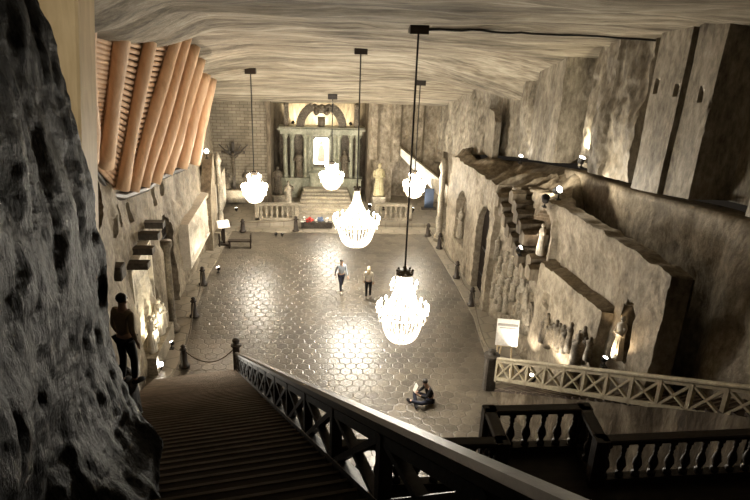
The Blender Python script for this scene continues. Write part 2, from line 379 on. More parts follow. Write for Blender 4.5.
def face_p(y, z):
    """how far the carved features stand out of the face (+ out)"""
    p = .07 * nz(9, y, z, .8, 5) + .03 * nz(3, y, z, 3, 3)
    # procession panel stands forward, upper wall set back
    top = lerp(5.0, 4.72, (y - 16.7) / 4.5)
    if 16.75 < y < 21.4:
        p += .28 if z < top else -.22 * (1 - sstep(5.4, 6.9, z))
    # small rectangular frame in the panel
    if 20.2 < y < 20.6 and 3.3 < z < 3.9: p -= .12
    # niche with the lit statue
    if arch(y, z, 15.85, .33, 3.95, 5.25, .45): p -= .5
    # door and arched niche further down
    if arch(y, z, 28.4, 1.0, 0, 3.0, 1.5): p -= 1.0
    if arch(y, z, 32.2, .85, 1.3, 3.1, 1.0): p -= .4
    # pilaster ridge
    if 26.5 < y < 27.1: p += .28
    # figures frieze below the stepped ridges
    if 21.6 < y < 26.3 and z < lerp(3.1, 4.6, (26.3 - y) / 4.7) + .1: p += .12 * math.sin(y * 9) * math.sin(z * 4 + y) + .06 * nz(1, y, z, 4, 3)
    # zigzag grooves between the ridges
    for P in GROOVE:
        if P[-1][0] < y < P[0][0]:
            zc = interp(y, P[::-1]); st = (y * 1.55) % 1
            if -.05 < z - zc + .25 * (st - .5) < .5: p -= .55
    # hollow for the lit statue under the hump
    if arch(y, z, 22.3, .75, 4.6, 5.6, .7): p -= .75
    # rough quarried bits near the top
    p += .22 * sstep(5.2, 6.4, z) * nz(4, y, z, 1.1, 5) * sstep(20.5, 22, y)
    return p
def rwf(i, j):
    y = 14.35 + 31.5 * i / 299 if i > 0 else 14.3
    ft = face_top(y); fx = face_x(y)
    if j <= 80:
        z = ft * j / 80; x = fx - face_p(y, z) + .05 * sstep(0, 7, z) * z * .35
        if i == 0: x = fx + .6
        return (x, y, z)
    k = j - 80
    w = sstep(20.6, 23.5, y); kx, kz = K_x(y) + .7, K_z(y) - .22
    fxt = fx - face_p(y, ft) + .12
    t = k / 16
    hump = .55 * nz(y * .9, t * 2.2, 1, .8, 5) * math.sin(PI * min(1, t * 1.05)) * sstep(20, 24, y)
    # blended: a slope to the foot of the upper wall / a block top that drops into the trough
    sx, sz = lerp(fxt, kx, t), lerp(ft, kz, t ** 1.3) + .25 * nz(y, t * 3, 4, .9, 5) * math.sin(PI * t)
    if t < .5: bx, bz = fxt + .55 * t / .5, ft + .06 * nz(y, t, 2, 2)
    else: bx, bz = fxt + .55 + .1 * (t - .5), lerp(ft, 2.0, (t - .5) / .5)
    if i == 0: bx = max(bx, fx + .6)
    return (lerp(bx, sx, w), y, lerp(bz, sz, w) + hump)
struct(MB().grid(300, 97, rwf).build('wall_right', M['wall'], smooth=38))
# recessed face behind the block
def rec(i, j):
    y = 6 + 18.5 * i / 110; kz = K_z(y) - .22; t = j / 50
    z = lerp(0, kz, min(1, t / .94)); kx = K_x(y) - .85 * sstep(15.2, 14.0, y) * (1 - min(1, t / .94) ** 1.6)
    x = kx + .12 + .14 * nz(7, y, z, .6, 5) + .04 * nz(7, y, z, 3, 3) if t <= .94 else kx + .12 + (t - .94) / .06 * .9
    return (x, y, z)
struct(MB().grid(111, 51, rec).build('wall_right_recess', M['wall'], smooth=True))
# upper wall of rough pillars
PR = [(5, .0), (13, .0), (13.05, .25), (14.2, .25), (14.25, -.85), (16.3, -.85), (16.35, .2), (17.38, .3), (17.42, -.15), (17.48, -.15), (17.52, .35), (18.86, .4), (18.9, -.9), (19.8, -.8), (19.9, -.05), (21.4, -.0), (21.45, .15), (22.3, .15), (22.5, -.1), (23.5, -.15), (23.6, -1.1), (25.1, -1.0), (25.15, .15), (27.5, .25), (27.6, -.1), (28.4, -.1), (28.9, .12), (29.4, .12), (29.45, -.35), (31.0, -.35), (31.5, -.4), (33.5, -.35), (33.55, .05), (36.0, .15), (36.05, -.1), (38.5, 0), (38.6, .2), (46, .1)]
def upw(i, j):
    y = 6 + 39.5 * i / 599; kz = K_z(y); kx = K_x(y)
    t = (j - 2) / 60
    top = ceil_z(kx, y) + .8
    z = lerp(kz, top, max(0, t))
    p = interp(y + .06 * nz(1, y, z, .5), PR)
    rough = sstep(18.8, 19.9, y) * (1 - .8 * sstep(25.1, 25.2, y) * (1 - sstep(27.4, 27.7, y)))
    p += (.03 + .22 * rough) * nz(3, y * 1.2, z * .5, .9, 5) + (.006 + .03 * rough) * nz(3, y, z, 4, 2)
    x = kx - p + .02 * (z - kz)
    if 16.3 < y < 18.8:   # small slots
        for ys in (16.8, 17.72, 18.6):
            if abs(y - ys) < .07 and abs(z - 11.35) < .16: x += .3
    if j < 2: return (x + .45 * (2 - j) * (1 if j else 1.3), y, kz + .03)
    return (x, y, z)
struct(MB().grid(600, 63, upw).build('wall_right_upper', M['slab'], smooth=38))

# ------------------------------------------------------------------ foreground rock beside the stairs
EDGE = [(7.5, -1.36, 4.9), (9.16, -1.38, 4.8), (9.5, -1.46, 5.3), (9.85, -1.82, 5.6), (10.4, -2.0, 5.66), (11.3, -1.9, 5.56), (12.0, -1.88, 5.4), (12.67, -1.95, 5.25), (13.4, -2.02, 5.1), (16.0, -2.05, 5.0)]
def near_rock(i, j):
    z = 7.5 + 8.5 * i / 300
    ex = interp(z, [(a, b) for a, b, c in EDGE]); ey = interp(z, [(a, c) for a, b, c in EDGE])
    s = j / 260
    # closed outline in plan: away from the camera, round the tip, back along the stairs
    if s < .35: t = s / .35; x, y = lerp(-6.5, ex - .25, t), lerp(ey + 2.2, ey + .12, t ** .8)
    elif s < .42: t = (s - .35) / .07; x, y = lerp(ex - .25, ex, t), lerp(ey + .12, ey - .12, t)
    else: t = (s - .42) / .58; x, y = lerp(ex, -1.28 - .1 * t, min(1, t * 1.6)) , lerp(ey - .12, -1.5, t)
    a = nz(x * 1.2, y * .9, z * .55, .9, 5); b = noise.ridged_multi_fractal(Vector((x * 2.6, y * 2.6, z * 1.1)), .9, 2.1, 5, 1.0, 2.0) - 1.0; c = abs(nz(x, y, z * .8, 7, 3))
    w = sstep(.30, .36, s) ; d = (.20 * a + .075 * b + .02 * c) * lerp(1, .75, sstep(.35, .45, s))
    # hollow low down
    hol = .6 * math.exp(-((y - 3.1) / .55) ** 2 - ((z - 9.75) / .8) ** 2) * w
    return (x - d * .8 * w - hol, y + d * (1 - w), z)
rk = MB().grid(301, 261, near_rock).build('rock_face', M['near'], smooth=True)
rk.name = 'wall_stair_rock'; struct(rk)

# ledge of rock the left-hand man stands on, and rough wall of the stair side
def ledge(i, j):
    a = 2 * PI * i / 40; z = 4.6 + 1.88 * min(1, j / 20)
    r = 1.0 if j <= 20 else max(0, 1 - (j - 20) / 8)
    k = 1 + .18 * nz(math.cos(a) * 1.5, math.sin(a) * 1.5, z, .9)
    return (-4.05 + .62 * r * k * math.cos(a), 10.75 + .7 * r * k * math.sin(a), z + .03 * nz(i % 40, j, 0, .7))
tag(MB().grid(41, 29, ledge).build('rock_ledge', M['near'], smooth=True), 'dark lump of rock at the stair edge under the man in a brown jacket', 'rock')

# ------------------------------------------------------------------ timber post and lean-to roof of logs
pt = thing('timber_post', 'thick pale squared timber post beside the dark rock at upper left', 'post', (-4.8, 11.4, 6.0))
b_ = MB(); b_.bar((0, 0, 0), (.655, .235, 7.45), .62, .86, (0, 1, 0), .04); b_.build('beam', M['post'], pt)

roof = thing('timber_roof', 'lean-to roof of slanted pale orange logs over thin rods above the left wall', 'timber roof', (-6.5, 19.0, 8.0))
RL = Vector((-6.5, 19.0, 8.0))
LOGS = [((-6.45, 18.3, 8.9), (-5.0, 15.2, 13.4)), ((-6.45, 19.4, 8.5), (-5.0, 18.0, 12.9)), ((-6.45, 20.7, 7.4), (-5.0, 20.9, 12.6)), ((-6.45, 21.85, 7.0), (-5.0, 24.2, 12.25)),
        ((-6.45, 23.4, 6.7), (-5.0, 25.4, 11.9)), ((-6.45, 25.0, 6.4), (-5.0, 27.0, 11.4)), ((-6.45, 26.8, 6.3), (-5.1, 28.4, 10.8)), ((-6.45, 29.6, 5.85), (-5.2, 30.2, 10.0)), ((-6.45, 32.6, 5.3), (-5.3, 32.4, 9.5))]
for k, (a, b) in enumerate(LOGS):
    a = Vector(a); b = Vector(b); d = b - a
    pts = [a + d * (t / 10) + Vector((.03 * math.sin(k + t * .5), .03 * math.cos(k * 2 + t * .6), 0)) for t in range(-0, 11)]
    r0 = .25 if k > 5 else .20 + .015 * (k % 2)
    mb = MB(); mb.tube([p - RL for p in pts], [r0 + .02 * math.sin(t * .9 + k) for t in range(11)], 14, .10)
    mb.build('log', M['log'], roof, smooth=True)
# rods behind the logs, in rows from the bottom edge to the top edge
for k in range(len(LOGS) - 1):
    (a0, a1), (b0, b1) = LOGS[k], LOGS[k + 1]
    a0, a1, b0, b1 = map(Vector, (a0, a1, b0, b1)); mb = MB()
    n = int((a1 - a0).length / .165)
    for q in range(n):
        t = (q + .5) / n
        p0 = a0.lerp(a1, t) + Vector((-.26, -.1, 0)); p1 = b0.lerp(b1, t) + Vector((-.26, .1, 0))
        mb.tube([p0 - RL, p1 - RL], .075, 7)
    mb.build('rod_row', M['lath'], roof, smooth=True)
# rough ends under the roof
wp = thing('wall_beam', 'dark timber wall plate under the lower ends of the slanted roof logs', 'beam', (-6.75, 19, 8.4))
mb = MB()
for (a, _), (b, _) in zip(LOGS, LOGS[1:]):
    mb.tube([Vector(a) + Vector((-.38, 0, -.2)) - Vector((-6.75, 19, 8.4)), Vector(b) + Vector((-.38, 0, -.2)) - Vector((-6.75, 19, 8.4))], .14, 8)
mb.build('plate', M['dwood'], wp)

# ------------------------------------------------------------------ stairs
def stair_frame(base, d):
    d = Vector(d); run = Vector((d.x, d.y, 0)); L = run.length; e = run / L; s = Vector((-e.y, e.x, 0)); return Vector(base), e, s, d.z / L
def make_stairs(name, label, base, d, n, width, side, run=.31, mat='tread', nose=True):
    B, e, s, sl = stair_frame(base, d); s = s * side
    st = thing(name, label, 'staircase', B)
    ang = math.atan2(s.y, s.x)
    for k in range(n):
        z = sl * run * (k + 1); c = e * (run * (k + .5)) + s * (width / 2)
        mb = MB(); mb.box((c.x, c.y, z - .03), (width, run * .80, .06), ang)
        sp_ = mb.build('step', M[mat], st)
        if nose:
            mb = MB(); q = c - e * (run * .40 - .02); mb.box((q.x, q.y, z + .006), (width, .035, .012), ang); mb.build('nosing', M['nosing'], sp_)
    mb = MB()
    for w in (.04, width - .04):
        a = s * w + Vector((0, 0, -.25)); mb.bar(a + e * .2, a + e * (run * n) + Vector((0, 0, sl * run * n)), .08, .34)
    mb.build('stringer', M['dwood'], st)
    mb = MB(); a = s * (width / 2) + Vector((0, 0, -.32))
    mb.bar(a + e * .6 + Vector((0, 0, .6 * sl)), a + e * (run * n) + Vector((0, 0, sl * run * n)), width, .1); mb.build('underside', M['dwood'], st)
    return st
make_stairs('wooden_stairs', 'long dark wooden flight of steps descending to the hall floor in the foreground', (-3.2, 21.5, 0), (3.4, -16.7, 9.3), 70, 2.95, -1)

def lattice_rail(name, label, base, d, n, pan, h, mats, hand=(.17, .12), post=(.10, .10), brace=.055, zb=.13, off=0, end_newel=True):
    """sloped railing of posts and crossed braces with a handrail"""
    B, e, s, sl = stair_frame(base, d); t = thing(name, label, 'railing', B)
    P = lambda k, z: e * (pan * k + off) + Vector((0, 0, sl * (pan * k + off) + z))
    wm, hm = mats
    mb = MB(); mb.bar(P(0, h), P(n, h), hand[0], hand[1], ch=.03); mb.build('handrail', hm, t)
    mb = MB(); mb.bar(P(0, h - hand[1] / 2 - .05), P(n, h - hand[1] / 2 - .05), .08, .08); mb.build('upper_rail', wm, t)
    mb = MB(); mb.bar(P(0, zb), P(n, zb), .11, .12); mb.build('bottom_rail', wm, t)
    for k in range(n + 1):
        mb = MB(); mb.bar(P(k, zb - .08 if k else 0), P(k, h - .05), post[0], post[1], tuple(e)); mb.build('post', wm, t)
    for k in range(n):
        for a, b in ((zb + .04, h - .12), (h - .12, zb + .04)):
            mb = MB(); mb.bar(P(k + .05, a), P(k + .95, b), brace, brace * 1.5, tuple(s)); mb.build('brace', wm, t)
    return t
left_rail = lattice_rail('stair_railing', 'dark wooden railing with crossed braces running down beside the long foreground stairs', (-3.15, 21.3, 0), (3.4, -16.7, 9.3), 14, 1.5, .95, (M['dwood'], M['hand']), hand=(.13, .12), brace=.055, post=(.10, .10), zb=.26)
mb = MB(); mb.bar((0, 0, 0), (0, 0, 1.15), .24, .24, (0, 1, 0), .02); mb.lathe([(.20, 1.15), (.20, 1.2), (.13, 1.23), (.10, 1.28), (.14, 1.34), (.12, 1.42), (.02, 1.47)], n=14)
mb.build('newel_post', M['dwood'], left_rail).location = (-.03, .25, 0)

make_stairs('stone_stairs', 'brown flight of steps climbing behind the pale crossed railing at right', (6.34, 19.95, 0), (2.8, -9.3, 5.55), 31, 1.25, 1, mat='tread')
right_rail = lattice_rail('stair_railing', 'pale wooden railing with crossed braces rising to the right in front of the carved wall', (6.34, 19.85, .58), (2.78, -8.9, 4.6), 12, .87, .95, (M['pwood'], M['pwood']), hand=(.16, .10), post=(.11, .11), brace=.06)
nw = thing('stone_newel', 'dark stone newel block at the foot of the pale railing under the white board', 'post', (6.22, 20.3, 0))
mb = MB(); mb.bar((0, 0, 0), (0, 0, 1.35), .42, .42, (0, 1, 0), .05); mb.build('block', M['paving_dark'], nw)
mb = MB(); mb.lathe([(.3, 1.35), (.3, 1.43), (.16, 1.47), (.12, 1.54), (.15, 1.6), (.02, 1.66)], n=12); mb.build('cap', M['paving_dark'], nw)
# solid rock side under the right stairs
B, e, s, sl = stair_frame((6.28, 19.9, 0), (2.8, -9.3, 5.55))
def side(i, j):
    u = 9.6 * i / 60; top = max(.02, u * sl + .12); z = -.05 + (top + .05) * j / 20
    p = B + e * u - s * (.03 + .10 * nz(u, z, 2, 1.3, 4)) ; return (p.x, p.y, z)
struct(MB().grid(61, 21, side).build('wall_stair_side', M['brown'], smooth=40))

# ------------------------------------------------------------------ dark landing and turned balustrade
ld = thing('landing', 'dark wooden landing in the lower right corner behind the foreground handrail', 'landing', (5, 6, 5.6))
mb = MB()
mb.prism([(-.1, 1.5), (9.6, 1.5), (9.6, 9.1), (4.95, 8.95), (4.95, 9.85), (3.0, 9.85), (3.0, 8.95), (-.9, 8.95), (-.55, 6)], lambda u, v: (u - 5, v - 6, -.3), lambda u, v: (u - 5, v - 6, 0)); mb.build('deck', M['dwood'], ld)
mb = MB()
for a, b in (((-.9, 8.9), (3.0, 8.9)), ((3.0, 8.9), (3.0, 9.8)), ((3.0, 9.8), (4.95, 9.8)), ((4.95, 9.8), (4.95, 8.9)), ((4.95, 8.9), (9.3, 9.05))):
    mb.bar((a[0] - 5, a[1] - 6, -.35), (b[0] - 5, b[1] - 6, -.35), .12, .75)
mb.build('fascia', M['dwood'], ld)
mb = MB()
for x, y in ((.3, 8.6), (3.1, 9.5), (4.85, 9.5), (7, 8.6), (9, 8.6)): mb.bar((x - 5, y - 6, -5.6), (x - 5, y - 6, -.3), .3, .3, (0, 1, 0))
mb.build('support', M['dwood'], ld)
bal = thing('balustrade', 'dark balustrade with turned balusters round the landing at lower right', 'balustrade', (5, 9, 5.6))
CORN = [(-.8, 8.85), (3.06, 8.85), (3.06, 9.75), (4.86, 9.78), (4.80, 8.85), (9.0, 9.02)]
BPROF = [(.075, 0), (.075, .07), (.035, .09), (.05, .13), (.085, .24), (.07, .33), (.03, .43), (.045, .455), (.03, .48), (.05, .55), (.04, .62), (.07, .64), (.07, .70)]
proto = None
for q, (a, b) in enumerate(zip(CORN, CORN[1:])):
    a = Vector((a[0] - 5, a[1] - 9, 0)); b = Vector((b[0] - 5, b[1] - 9, 0)); d = b - a
    mb = MB(); mb.bar(a + Vector((0, 0, .93)), b + Vector((0, 0, .93)), .22, .10, ch=.02); mb.build('top_rail', M['dwood'], bal)
    mb = MB(); mb.bar(a + Vector((0, 0, .08)), b + Vector((0, 0, .08)), .18, .16); mb.build('base_rail', M['dwood'], bal)
    n = int(d.length / .30)
    for k in range(n):
        p = a + d * ((k + .5) / n) + Vector((0, 0, .16))
        if proto is None:
            mb = MB(); mb.lathe(BPROF, n=12); proto = mb.build('baluster', M['dwood'], bal, smooth=True); o = proto
        else:
            o = proto.copy(); COL.objects.link(o); o.parent = bal
        o.location = p
for c in CORN[1:]:
    mb = MB(); mb.bar((c[0] - 5, c[1] - 9, 0), (c[0] - 5, c[1] - 9, .98), .24, .24, (0, 1, 0), .02); mb.build('corner_post', M['dwood'], bal)

# ------------------------------------------------------------------ chandeliers
LIGHTS = []
def chandelier(label, x, y, ztop_ceiling, z0, H, W, beads, crown, energy):
    """z0 bottom, H height of the crystal body, W diameter over the candle ring"""
    c = thing('chandelier', label, 'chandelier', (x, y, z0), group='salt crystal chandeliers')
    R = W / 2; top = H
    zr = H * .42                                           # candle ring
    mb = MB(); mb.box((0, 0, ztop_ceiling - z0 - .12), (.55, .45, .3)); mb.build('ceiling_mount', M['dwood'], c)
    mb = MB(); mb.tube([(0, 0, top - .05), (0, 0, ztop_ceiling - z0 - .1)], .03, 8); mb.build('cable', M['cable'], c)
    mb = MB(); r = crown
    mb.lathe([(r * .75, top - .16), (r, top - .14), (r, top - .06), (r * .8, top - .03), (r * .2, top), (.05, top + .12), (.03, top + .2)], n=20)
    for k in range(8):
        a = 2 * PI * k / 8; mb.ball((r * .9 * math.cos(a), r * .9 * math.sin(a), top + .0), .045, n=8)
    mb.build('crown', M['bronze'], c, smooth=True)
    mb = MB()
    for k in range(24):
        a0, a1 = 2 * PI * k / 24, 2 * PI * (k + 1) / 24
        mb.tube([(R * .86 * math.cos(a0), R * .86 * math.sin(a0), zr), (R * .86 * math.cos(a1), R * .86 * math.sin(a1), zr)], .025, 6)
    for k in range(8):
        a = 2 * PI * k / 8; mb.tube([(0, 0, zr - .05), (R * .86 * math.cos(a), R * .86 * math.sin(a), zr)], .018, 6)
    mb.tube([(0, 0, .1), (0, 0, top - .1)], .03, 8)
    mb.build('candle_ring', M['crystal'], c, smooth=True)
    ns, nb, br = beads
    mb = MB()
    for k in range(ns):                                    # upper veil from crown to ring
        a = 2 * PI * k / ns
        for q in range(nb):
            t = q / (nb - 1); rr = lerp(r * .8, R * .84, t ** 2.1); z = lerp(top - .16, zr + .03, t)
            mb.bead((rr * math.cos(a), rr * math.sin(a), z), br)
    mb.build('upper_strands', M['crystal'], c)
    mb = MB()
    for k in range(ns):                                    # basket
        a = 2 * PI * k / ns
        for q in range(nb):
            t = q / (nb - 1); ang = t * PI / 2; rr = R * .80 * (math.cos(ang) ** .55 if t < 1 else 0) * .98 + .02; z = zr - (zr - .06) * math.sin(ang * .98)
            mb.bead((rr * math.cos(a), rr * math.sin(a), z), br)
    mb.ball((0, 0, .03), .07, n=8)
    for k in range(16):                                    # swags under the ring
        a0 = 2 * PI * k / 16; a1 = a0 + 2 * PI / 16
        for q in range(9):
            t = q / 8; a = lerp(a0, a1, t); mb.bead((R * .93 * math.cos(a), R * .93 * math.sin(a), zr - .03 - .22 * math.sin(PI * t)), br * .9)
    mb.build('basket_strands', M['crystal'], c)
    proto_b = None
    for n_, rad, zz in ((20, R, zr), (0 if crown == .16 else 8, R * .50, zr + (top - zr) * .55)):
        for k in range(n_):
            a = 2 * PI * k / n_ + (.1 if rad < R else 0)
            if proto_b is None:
                mb = MB(); mb.lathe([(.028, 0), (.05, .03), (.028, .05), (.022, .14)], n=10); hb = mb.build('candle', M['crystal'], c, smooth=True)
                mb = MB(); mb.lathe([(.01, .14), (.045, .19), (.05, .22), (.03, .29), (.004, .34)], n=10); mb.build('bulb', M['bulb'], hb, smooth=True)
                proto_b = hb
            else:
                hb = copy_tree(proto_b, c)
            hb.location = (rad * math.cos(a), rad * math.sin(a), zz)
    for k in range(4):
        L = bpy.data.lights.new('chandelier_glow', 'POINT'); L.energy = energy / 4; L.color = (1, .925, .79); L.shadow_soft_size = .14
        lo = bpy.data.objects.new('chandelier_glow', L); COL.objects.link(lo); a = PI / 4 + PI / 2 * k
        lo.location = (R * .55 * math.cos(a), R * .55 * math.sin(a), zr + .12); lo.parent = c
    return c
CH = [('large chandelier nearest the stairs, hanging lowest with a dark crown', 2.79, 20, 2.15, 2.75, 1.75, (26, 32, .019), .30, 780),
      ('tall cone-shaped chandelier over the middle of the hall behind the two walkers', 1.6, 29, 2.25, 2.95, 2.15, (30, 36, .020), .16, 1200),
      ('small chandelier by the salt block wall at left of the hall', -3.70, 34.5, 2.65, 1.75, 1.35, (24, 18, .022), .13, 620),
      ('chandelier hanging in front of the altar painting', .55, 38.7, 2.25, 1.75, 1.45, (24, 18, .022), .13, 620),
      ('small chandelier at far right in front of the glowing side chapel', 5.28, 36, 2.6, 1.6, 1.25, (24, 18, .022), .13, 620)]
for lab, x, y, z0, H, W, bd, cr, en in CH: chandelier(lab, x, y, ceil_z(x, y) + .05, z0, H, W, bd, cr, en)

# ------------------------------------------------------------------ lamps of the place
def aim(o, target): o.rotation_euler = (Vector(target) - o.location).to_track_quat('-Z', 'Y').to_euler()
def spot(loc, target, energy, size=80, col=(1, .88, .68), soft=.06, blend=.6):
    L = bpy.data.lights.new('lamp_beam', 'SPOT'); L.energy = energy; L.color = col; L.spot_size = math.radians(size); L.spot_blend = blend; L.shadow_soft_size = soft
    o = bpy.data.objects.new('lamp_beam', L); COL.objects.link(o); o.location = loc; aim(o, target); return o
def floodlight(label, loc, target, energy, size=90, col=(1, .88, .68), r=.10, group='small spotlights'):
    t = thing('spotlight', label, 'spotlight', loc, group=group)
    d = (Vector(target) - Vector(loc)).normalized(); q = d.to_track_quat('Z', 'Y')
    mb = MB(); mb.lathe([(r * .6, -r * 1.6), (r * .8, -r * 1.5), (r, -.02), (r * 1.08, 0), (r * .9, .005)], n=14); h = mb.build('housing', M['iron'], t, smooth=True); h.rotation_euler = q.to_euler()
    mb = MB(); mb.ball((0, 0, .012), r * .85, 1, 1, .35, 12); l = mb.build('lamp_face', M['lamp'], t, smooth=True); l.rotation_euler = q.to_euler()
    mb = MB(); mb.bar((0, 0, -r * 1.2), (0, 0, -r * 1.2 - .16), .04, .04, (0, 1, 0)); mb.box((0, 0, -r * 1.2 - .18), (.16, .16, .04)); mb.build('foot', M['iron'], t)
    o = spot(Vector(loc) + d * (.075 + r * .4), target, energy, size, col); return t

# ------------------------------------------------------------------ people (skinned skeletons)
def skin_obj(name, mat, verts, edges, root=0, parent=None, lv=2):
    """verts: (x,y,z,rx,ry)"""
    me = bpy.data.meshes.new(name); me.from_pydata([v[:3] for v in verts], edges, []); me.materials.append(mat)
    o = bpy.data.objects.new(name, me); COL.objects.link(o)
    if parent: o.parent = parent
    sm = o.modifiers.new('skin', 'SKIN'); sm.use_smooth_shade = True
    if not me.skin_vertices: 
        me.attributes.new
    sv = me.skin_vertices[0].data
    for i, v in enumerate(verts): sv[i].radius = (v[3], v[4]); sv[i].use_root = (i == root)
    ss = o.modifiers.new('sub', 'SUBSURF'); ss.levels = lv; ss.render_levels = lv
    return o
def figure(root, J, skin, top, legs, hair, shoe, long_hair=False):
    """J: joint dict; body is one continuous skinned mesh, clothes and hair are children"""
    body = bpy.data.objects.new('body', None)
    V = []; E = []
    def v(p, r, r2=None): V.append((*p, r, r2 or r)); return len(V) - 1
    def chain(idx, pts):
        for p, r in pts:
            k = v(p, r); E.append((idx, k)); idx = k
        return idx
    pel = v(J['pelvis'], .13, .10)
    waist = chain(pel, [(J['waist'], .115)]); chest = chain(waist, [(J['chest'], .14)]); neckb = chain(chest, [(J['neck'], .055)])
    hd = Vector(J['head']); nk = Vector(J['neck']); up_ = (hd - nk).normalized()
    h1 = chain(neckb, [(hd - up_ * .045, .075), (hd + up_ * .045, .088), (hd + up_ * .105, .055)])
    for sd in 'LR':
        sh, el, wr, hp = J['sh' + sd], J['el' + sd], J['wr' + sd], Vector(J['ha' + sd])
        k = chain(chest, [(sh, .06), (Vector(sh).lerp(Vector(el), .5), .047), (el, .040), (wr, .027)])
        w = Vector(wr); d = (hp - w).normalized(); sdv = d.cross(Vector((.2, 1, .1))).normalized()
        pm = chain(k, [(w + d * .06, .034)])
        for q in range(4):
            o_ = sdv * (.024 * (q - 1.5)); l = (.075, .09, .085, .065)[q]; b0 = w + d * .10 + o_
            chain(pm, [(b0, .010), (b0 + d * l * .55 + Vector((0, .006, 0)), .009), (b0 + d * l * .95 + Vector((0, .022, 0)), .007)])
        chain(pm, [(w + d * .06 + sdv * -.045, .012), (w + d * .105 + sdv * -.062 + Vector((0, .015, 0)), .009)])
        hip = chain(pel, [(J['hip' + sd], .095)])
        chain(hip, [(Vector(J['hip' + sd]).lerp(Vector(J['kn' + sd]), .5), .075), (J['kn' + sd], .055), (Vector(J['kn' + sd]).lerp(Vector(J['an' + sd]), .35), .055), (J['an' + sd], .037), (J['to' + sd], .034)])
    bo = skin_obj('body', skin, V, E, 0, root)
    # face: nose, ears, eyes, mouth
    f = Vector(J['face']).normalized(); sdv = f.cross(up_).normalized()
    mb = MB()
    mb.bead(hd + f * .093 - up_ * .012, .016); 
    for s_ in (-1, 1): mb.ball(hd + sdv * .082 * s_ - up_ * .01, .022, .6, 1, 1.3, 8)
    mb.build('nose_and_ears', skin, bo, smooth=True)
    mb = MB()
    for s_ in (-1, 1): mb.ball(hd + sdv * .032 * s_ + f * .084 + up_ * .018, .010, n=8)
    mb.bar(hd + f * .086 - up_ * .05 - sdv * .022, hd + f * .086 - up_ * .05 + sdv * .022, .012, .008); mb.build('eyes_and_mouth', M['hairdark'], bo)
    # hair
    mb = MB(); c = hd + up_ * .055 - f * .022
    mb.ball(c, .096, 1, 1, .92, 14)
    if long_hair:
        mb.tube([hd - f * .055 + up_ * .06, hd - f * .085 - up_ * .05, nk - f * .10 - up_ * .06, Vector(J['chest']) - f * .145 + up_ * .04], [.08, .088, .085, .05], 10)
    mb.build('hair', hair, root, smooth=True)
    # clothes
    V.clear(); E.clear()
    wb = v(Vector(J['pelvis']) + Vector((0, 0, .0)), .150, .115); a = chain(wb, [(J['waist'], .135), (J['chest'], .158), (Vector(J['neck']) - up_ * .035, .070)])
    for sd in 'LR':
        chain(2, [(J['sh' + sd], .074), (Vector(J['sh' + sd]).lerp(Vector(J['el' + sd]), .5), .060), (J['el' + sd], .052), (Vector(J['el' + sd]).lerp(Vector(J['wr' + sd]), .92), .038)])
    skin_obj('top', top, V, E, 0, root)
    V.clear(); E.clear()
    wb = v(Vector(J['pelvis']) + Vector((0, 0, .03)), .145, .112)
    for sd in 'LR':
        chain(wb, [(J['hip' + sd], .108), (Vector(J['hip' + sd]).lerp(Vector(J['kn' + sd]), .5), .090), (J['kn' + sd], .068), (Vector(J['kn' + sd]).lerp(Vector(J['an' + sd]), .4), .066), (Vector(J['kn' + sd]).lerp(Vector(J['an' + sd]), .93), .050)])
    skin_obj('trousers', legs, V, E, 0, root)
    for sd in 'LR':
        an, to = Vector(J['an' + sd]), Vector(J['to' + sd])
        mb = MB(); mb.tube([an - (to - an).normalized() * .06 + Vector((0, 0, -.03)), an + Vector((0, 0, -.02)), to, to + (to - an).normalized() * .05], [.03, .052, .05, .022], 10); mb.build('shoe', shoe, root, smooth=True)
def standing(st=.0, arm=.0, face=(0, -1, 0), k=1.0, lean=0):
    """walking figure facing -y; st stride, arm swing"""
    J = dict(pelvis=(0, 0, .95), waist=(0, -.01, 1.10), chest=(0, -.02, 1.33), neck=(0, -.02, 1.50), head=(0, -.035, 1.635), face=face)
    for sd, s in (('L', 1), ('R', -1)):
        J['sh' + sd] = (.18 * s, -.01, 1.42); J['el' + sd] = (.23 * s, .03 - arm * s * .12, 1.15); J['wr' + sd] = (.24 * s, -.05 - arm * s * .25, .93); J['ha' + sd] = (.24 * s, -.08 - arm * s * .30, .84)
        J['hip' + sd] = (.09 * s, 0, .90); J['kn' + sd] = (.095 * s, -.03 + st * s * .16, .50); J['an' + sd] = (.095 * s, .02 + st * s * .26, .085 + (.05 * st if s > 0 else 0)); J['to' + sd] = (.11 * s, -.13 + st * s * .26, .04)
    return J
man = thing('person', 'man in a grey-blue shirt and dark trousers walking across the hall floor', 'person', (.93, 28.75, 0), math.radians(18))
figure(man, standing(1.0, 1.0), M['skin'], M['shirt'], M['navy'], M['hairdark'], M['shoe']); man.scale = (.97,) * 3
wo = thing('person', 'woman with long blond hair in a cream sweater and dark trousers standing seen from behind', 'person', (2.2, 28.0, 0), math.radians(172))
figure(wo, standing(.35, .2), M['skin'], M['cream'], M['black'], M['hairblond'], M['shoe'], True); wo.scale = (.93,) * 3
lm = thing('person', 'man in a brown jacket standing on the rock at the left edge of the stairs', 'person', (-3.60, 10.8, 6.5), math.radians(150))
figure(lm, standing(.2, .1), M['skin'], M['tanjacket'], M['black'], M['hairdark'], M['black']); lm.scale = (1.06,) * 3
sm_ = thing('person', 'man in dark clothes sitting on the floor near the stairs holding a white paper', 'person', (3.85, 19.45, 0), math.radians(-75))
J = dict(pelvis=(0, .05, .13), waist=(0, .03, .28), chest=(0, -.06, .50), neck=(0, -.13, .66), head=(0, -.19, .79), face=(0, -1, -.35))
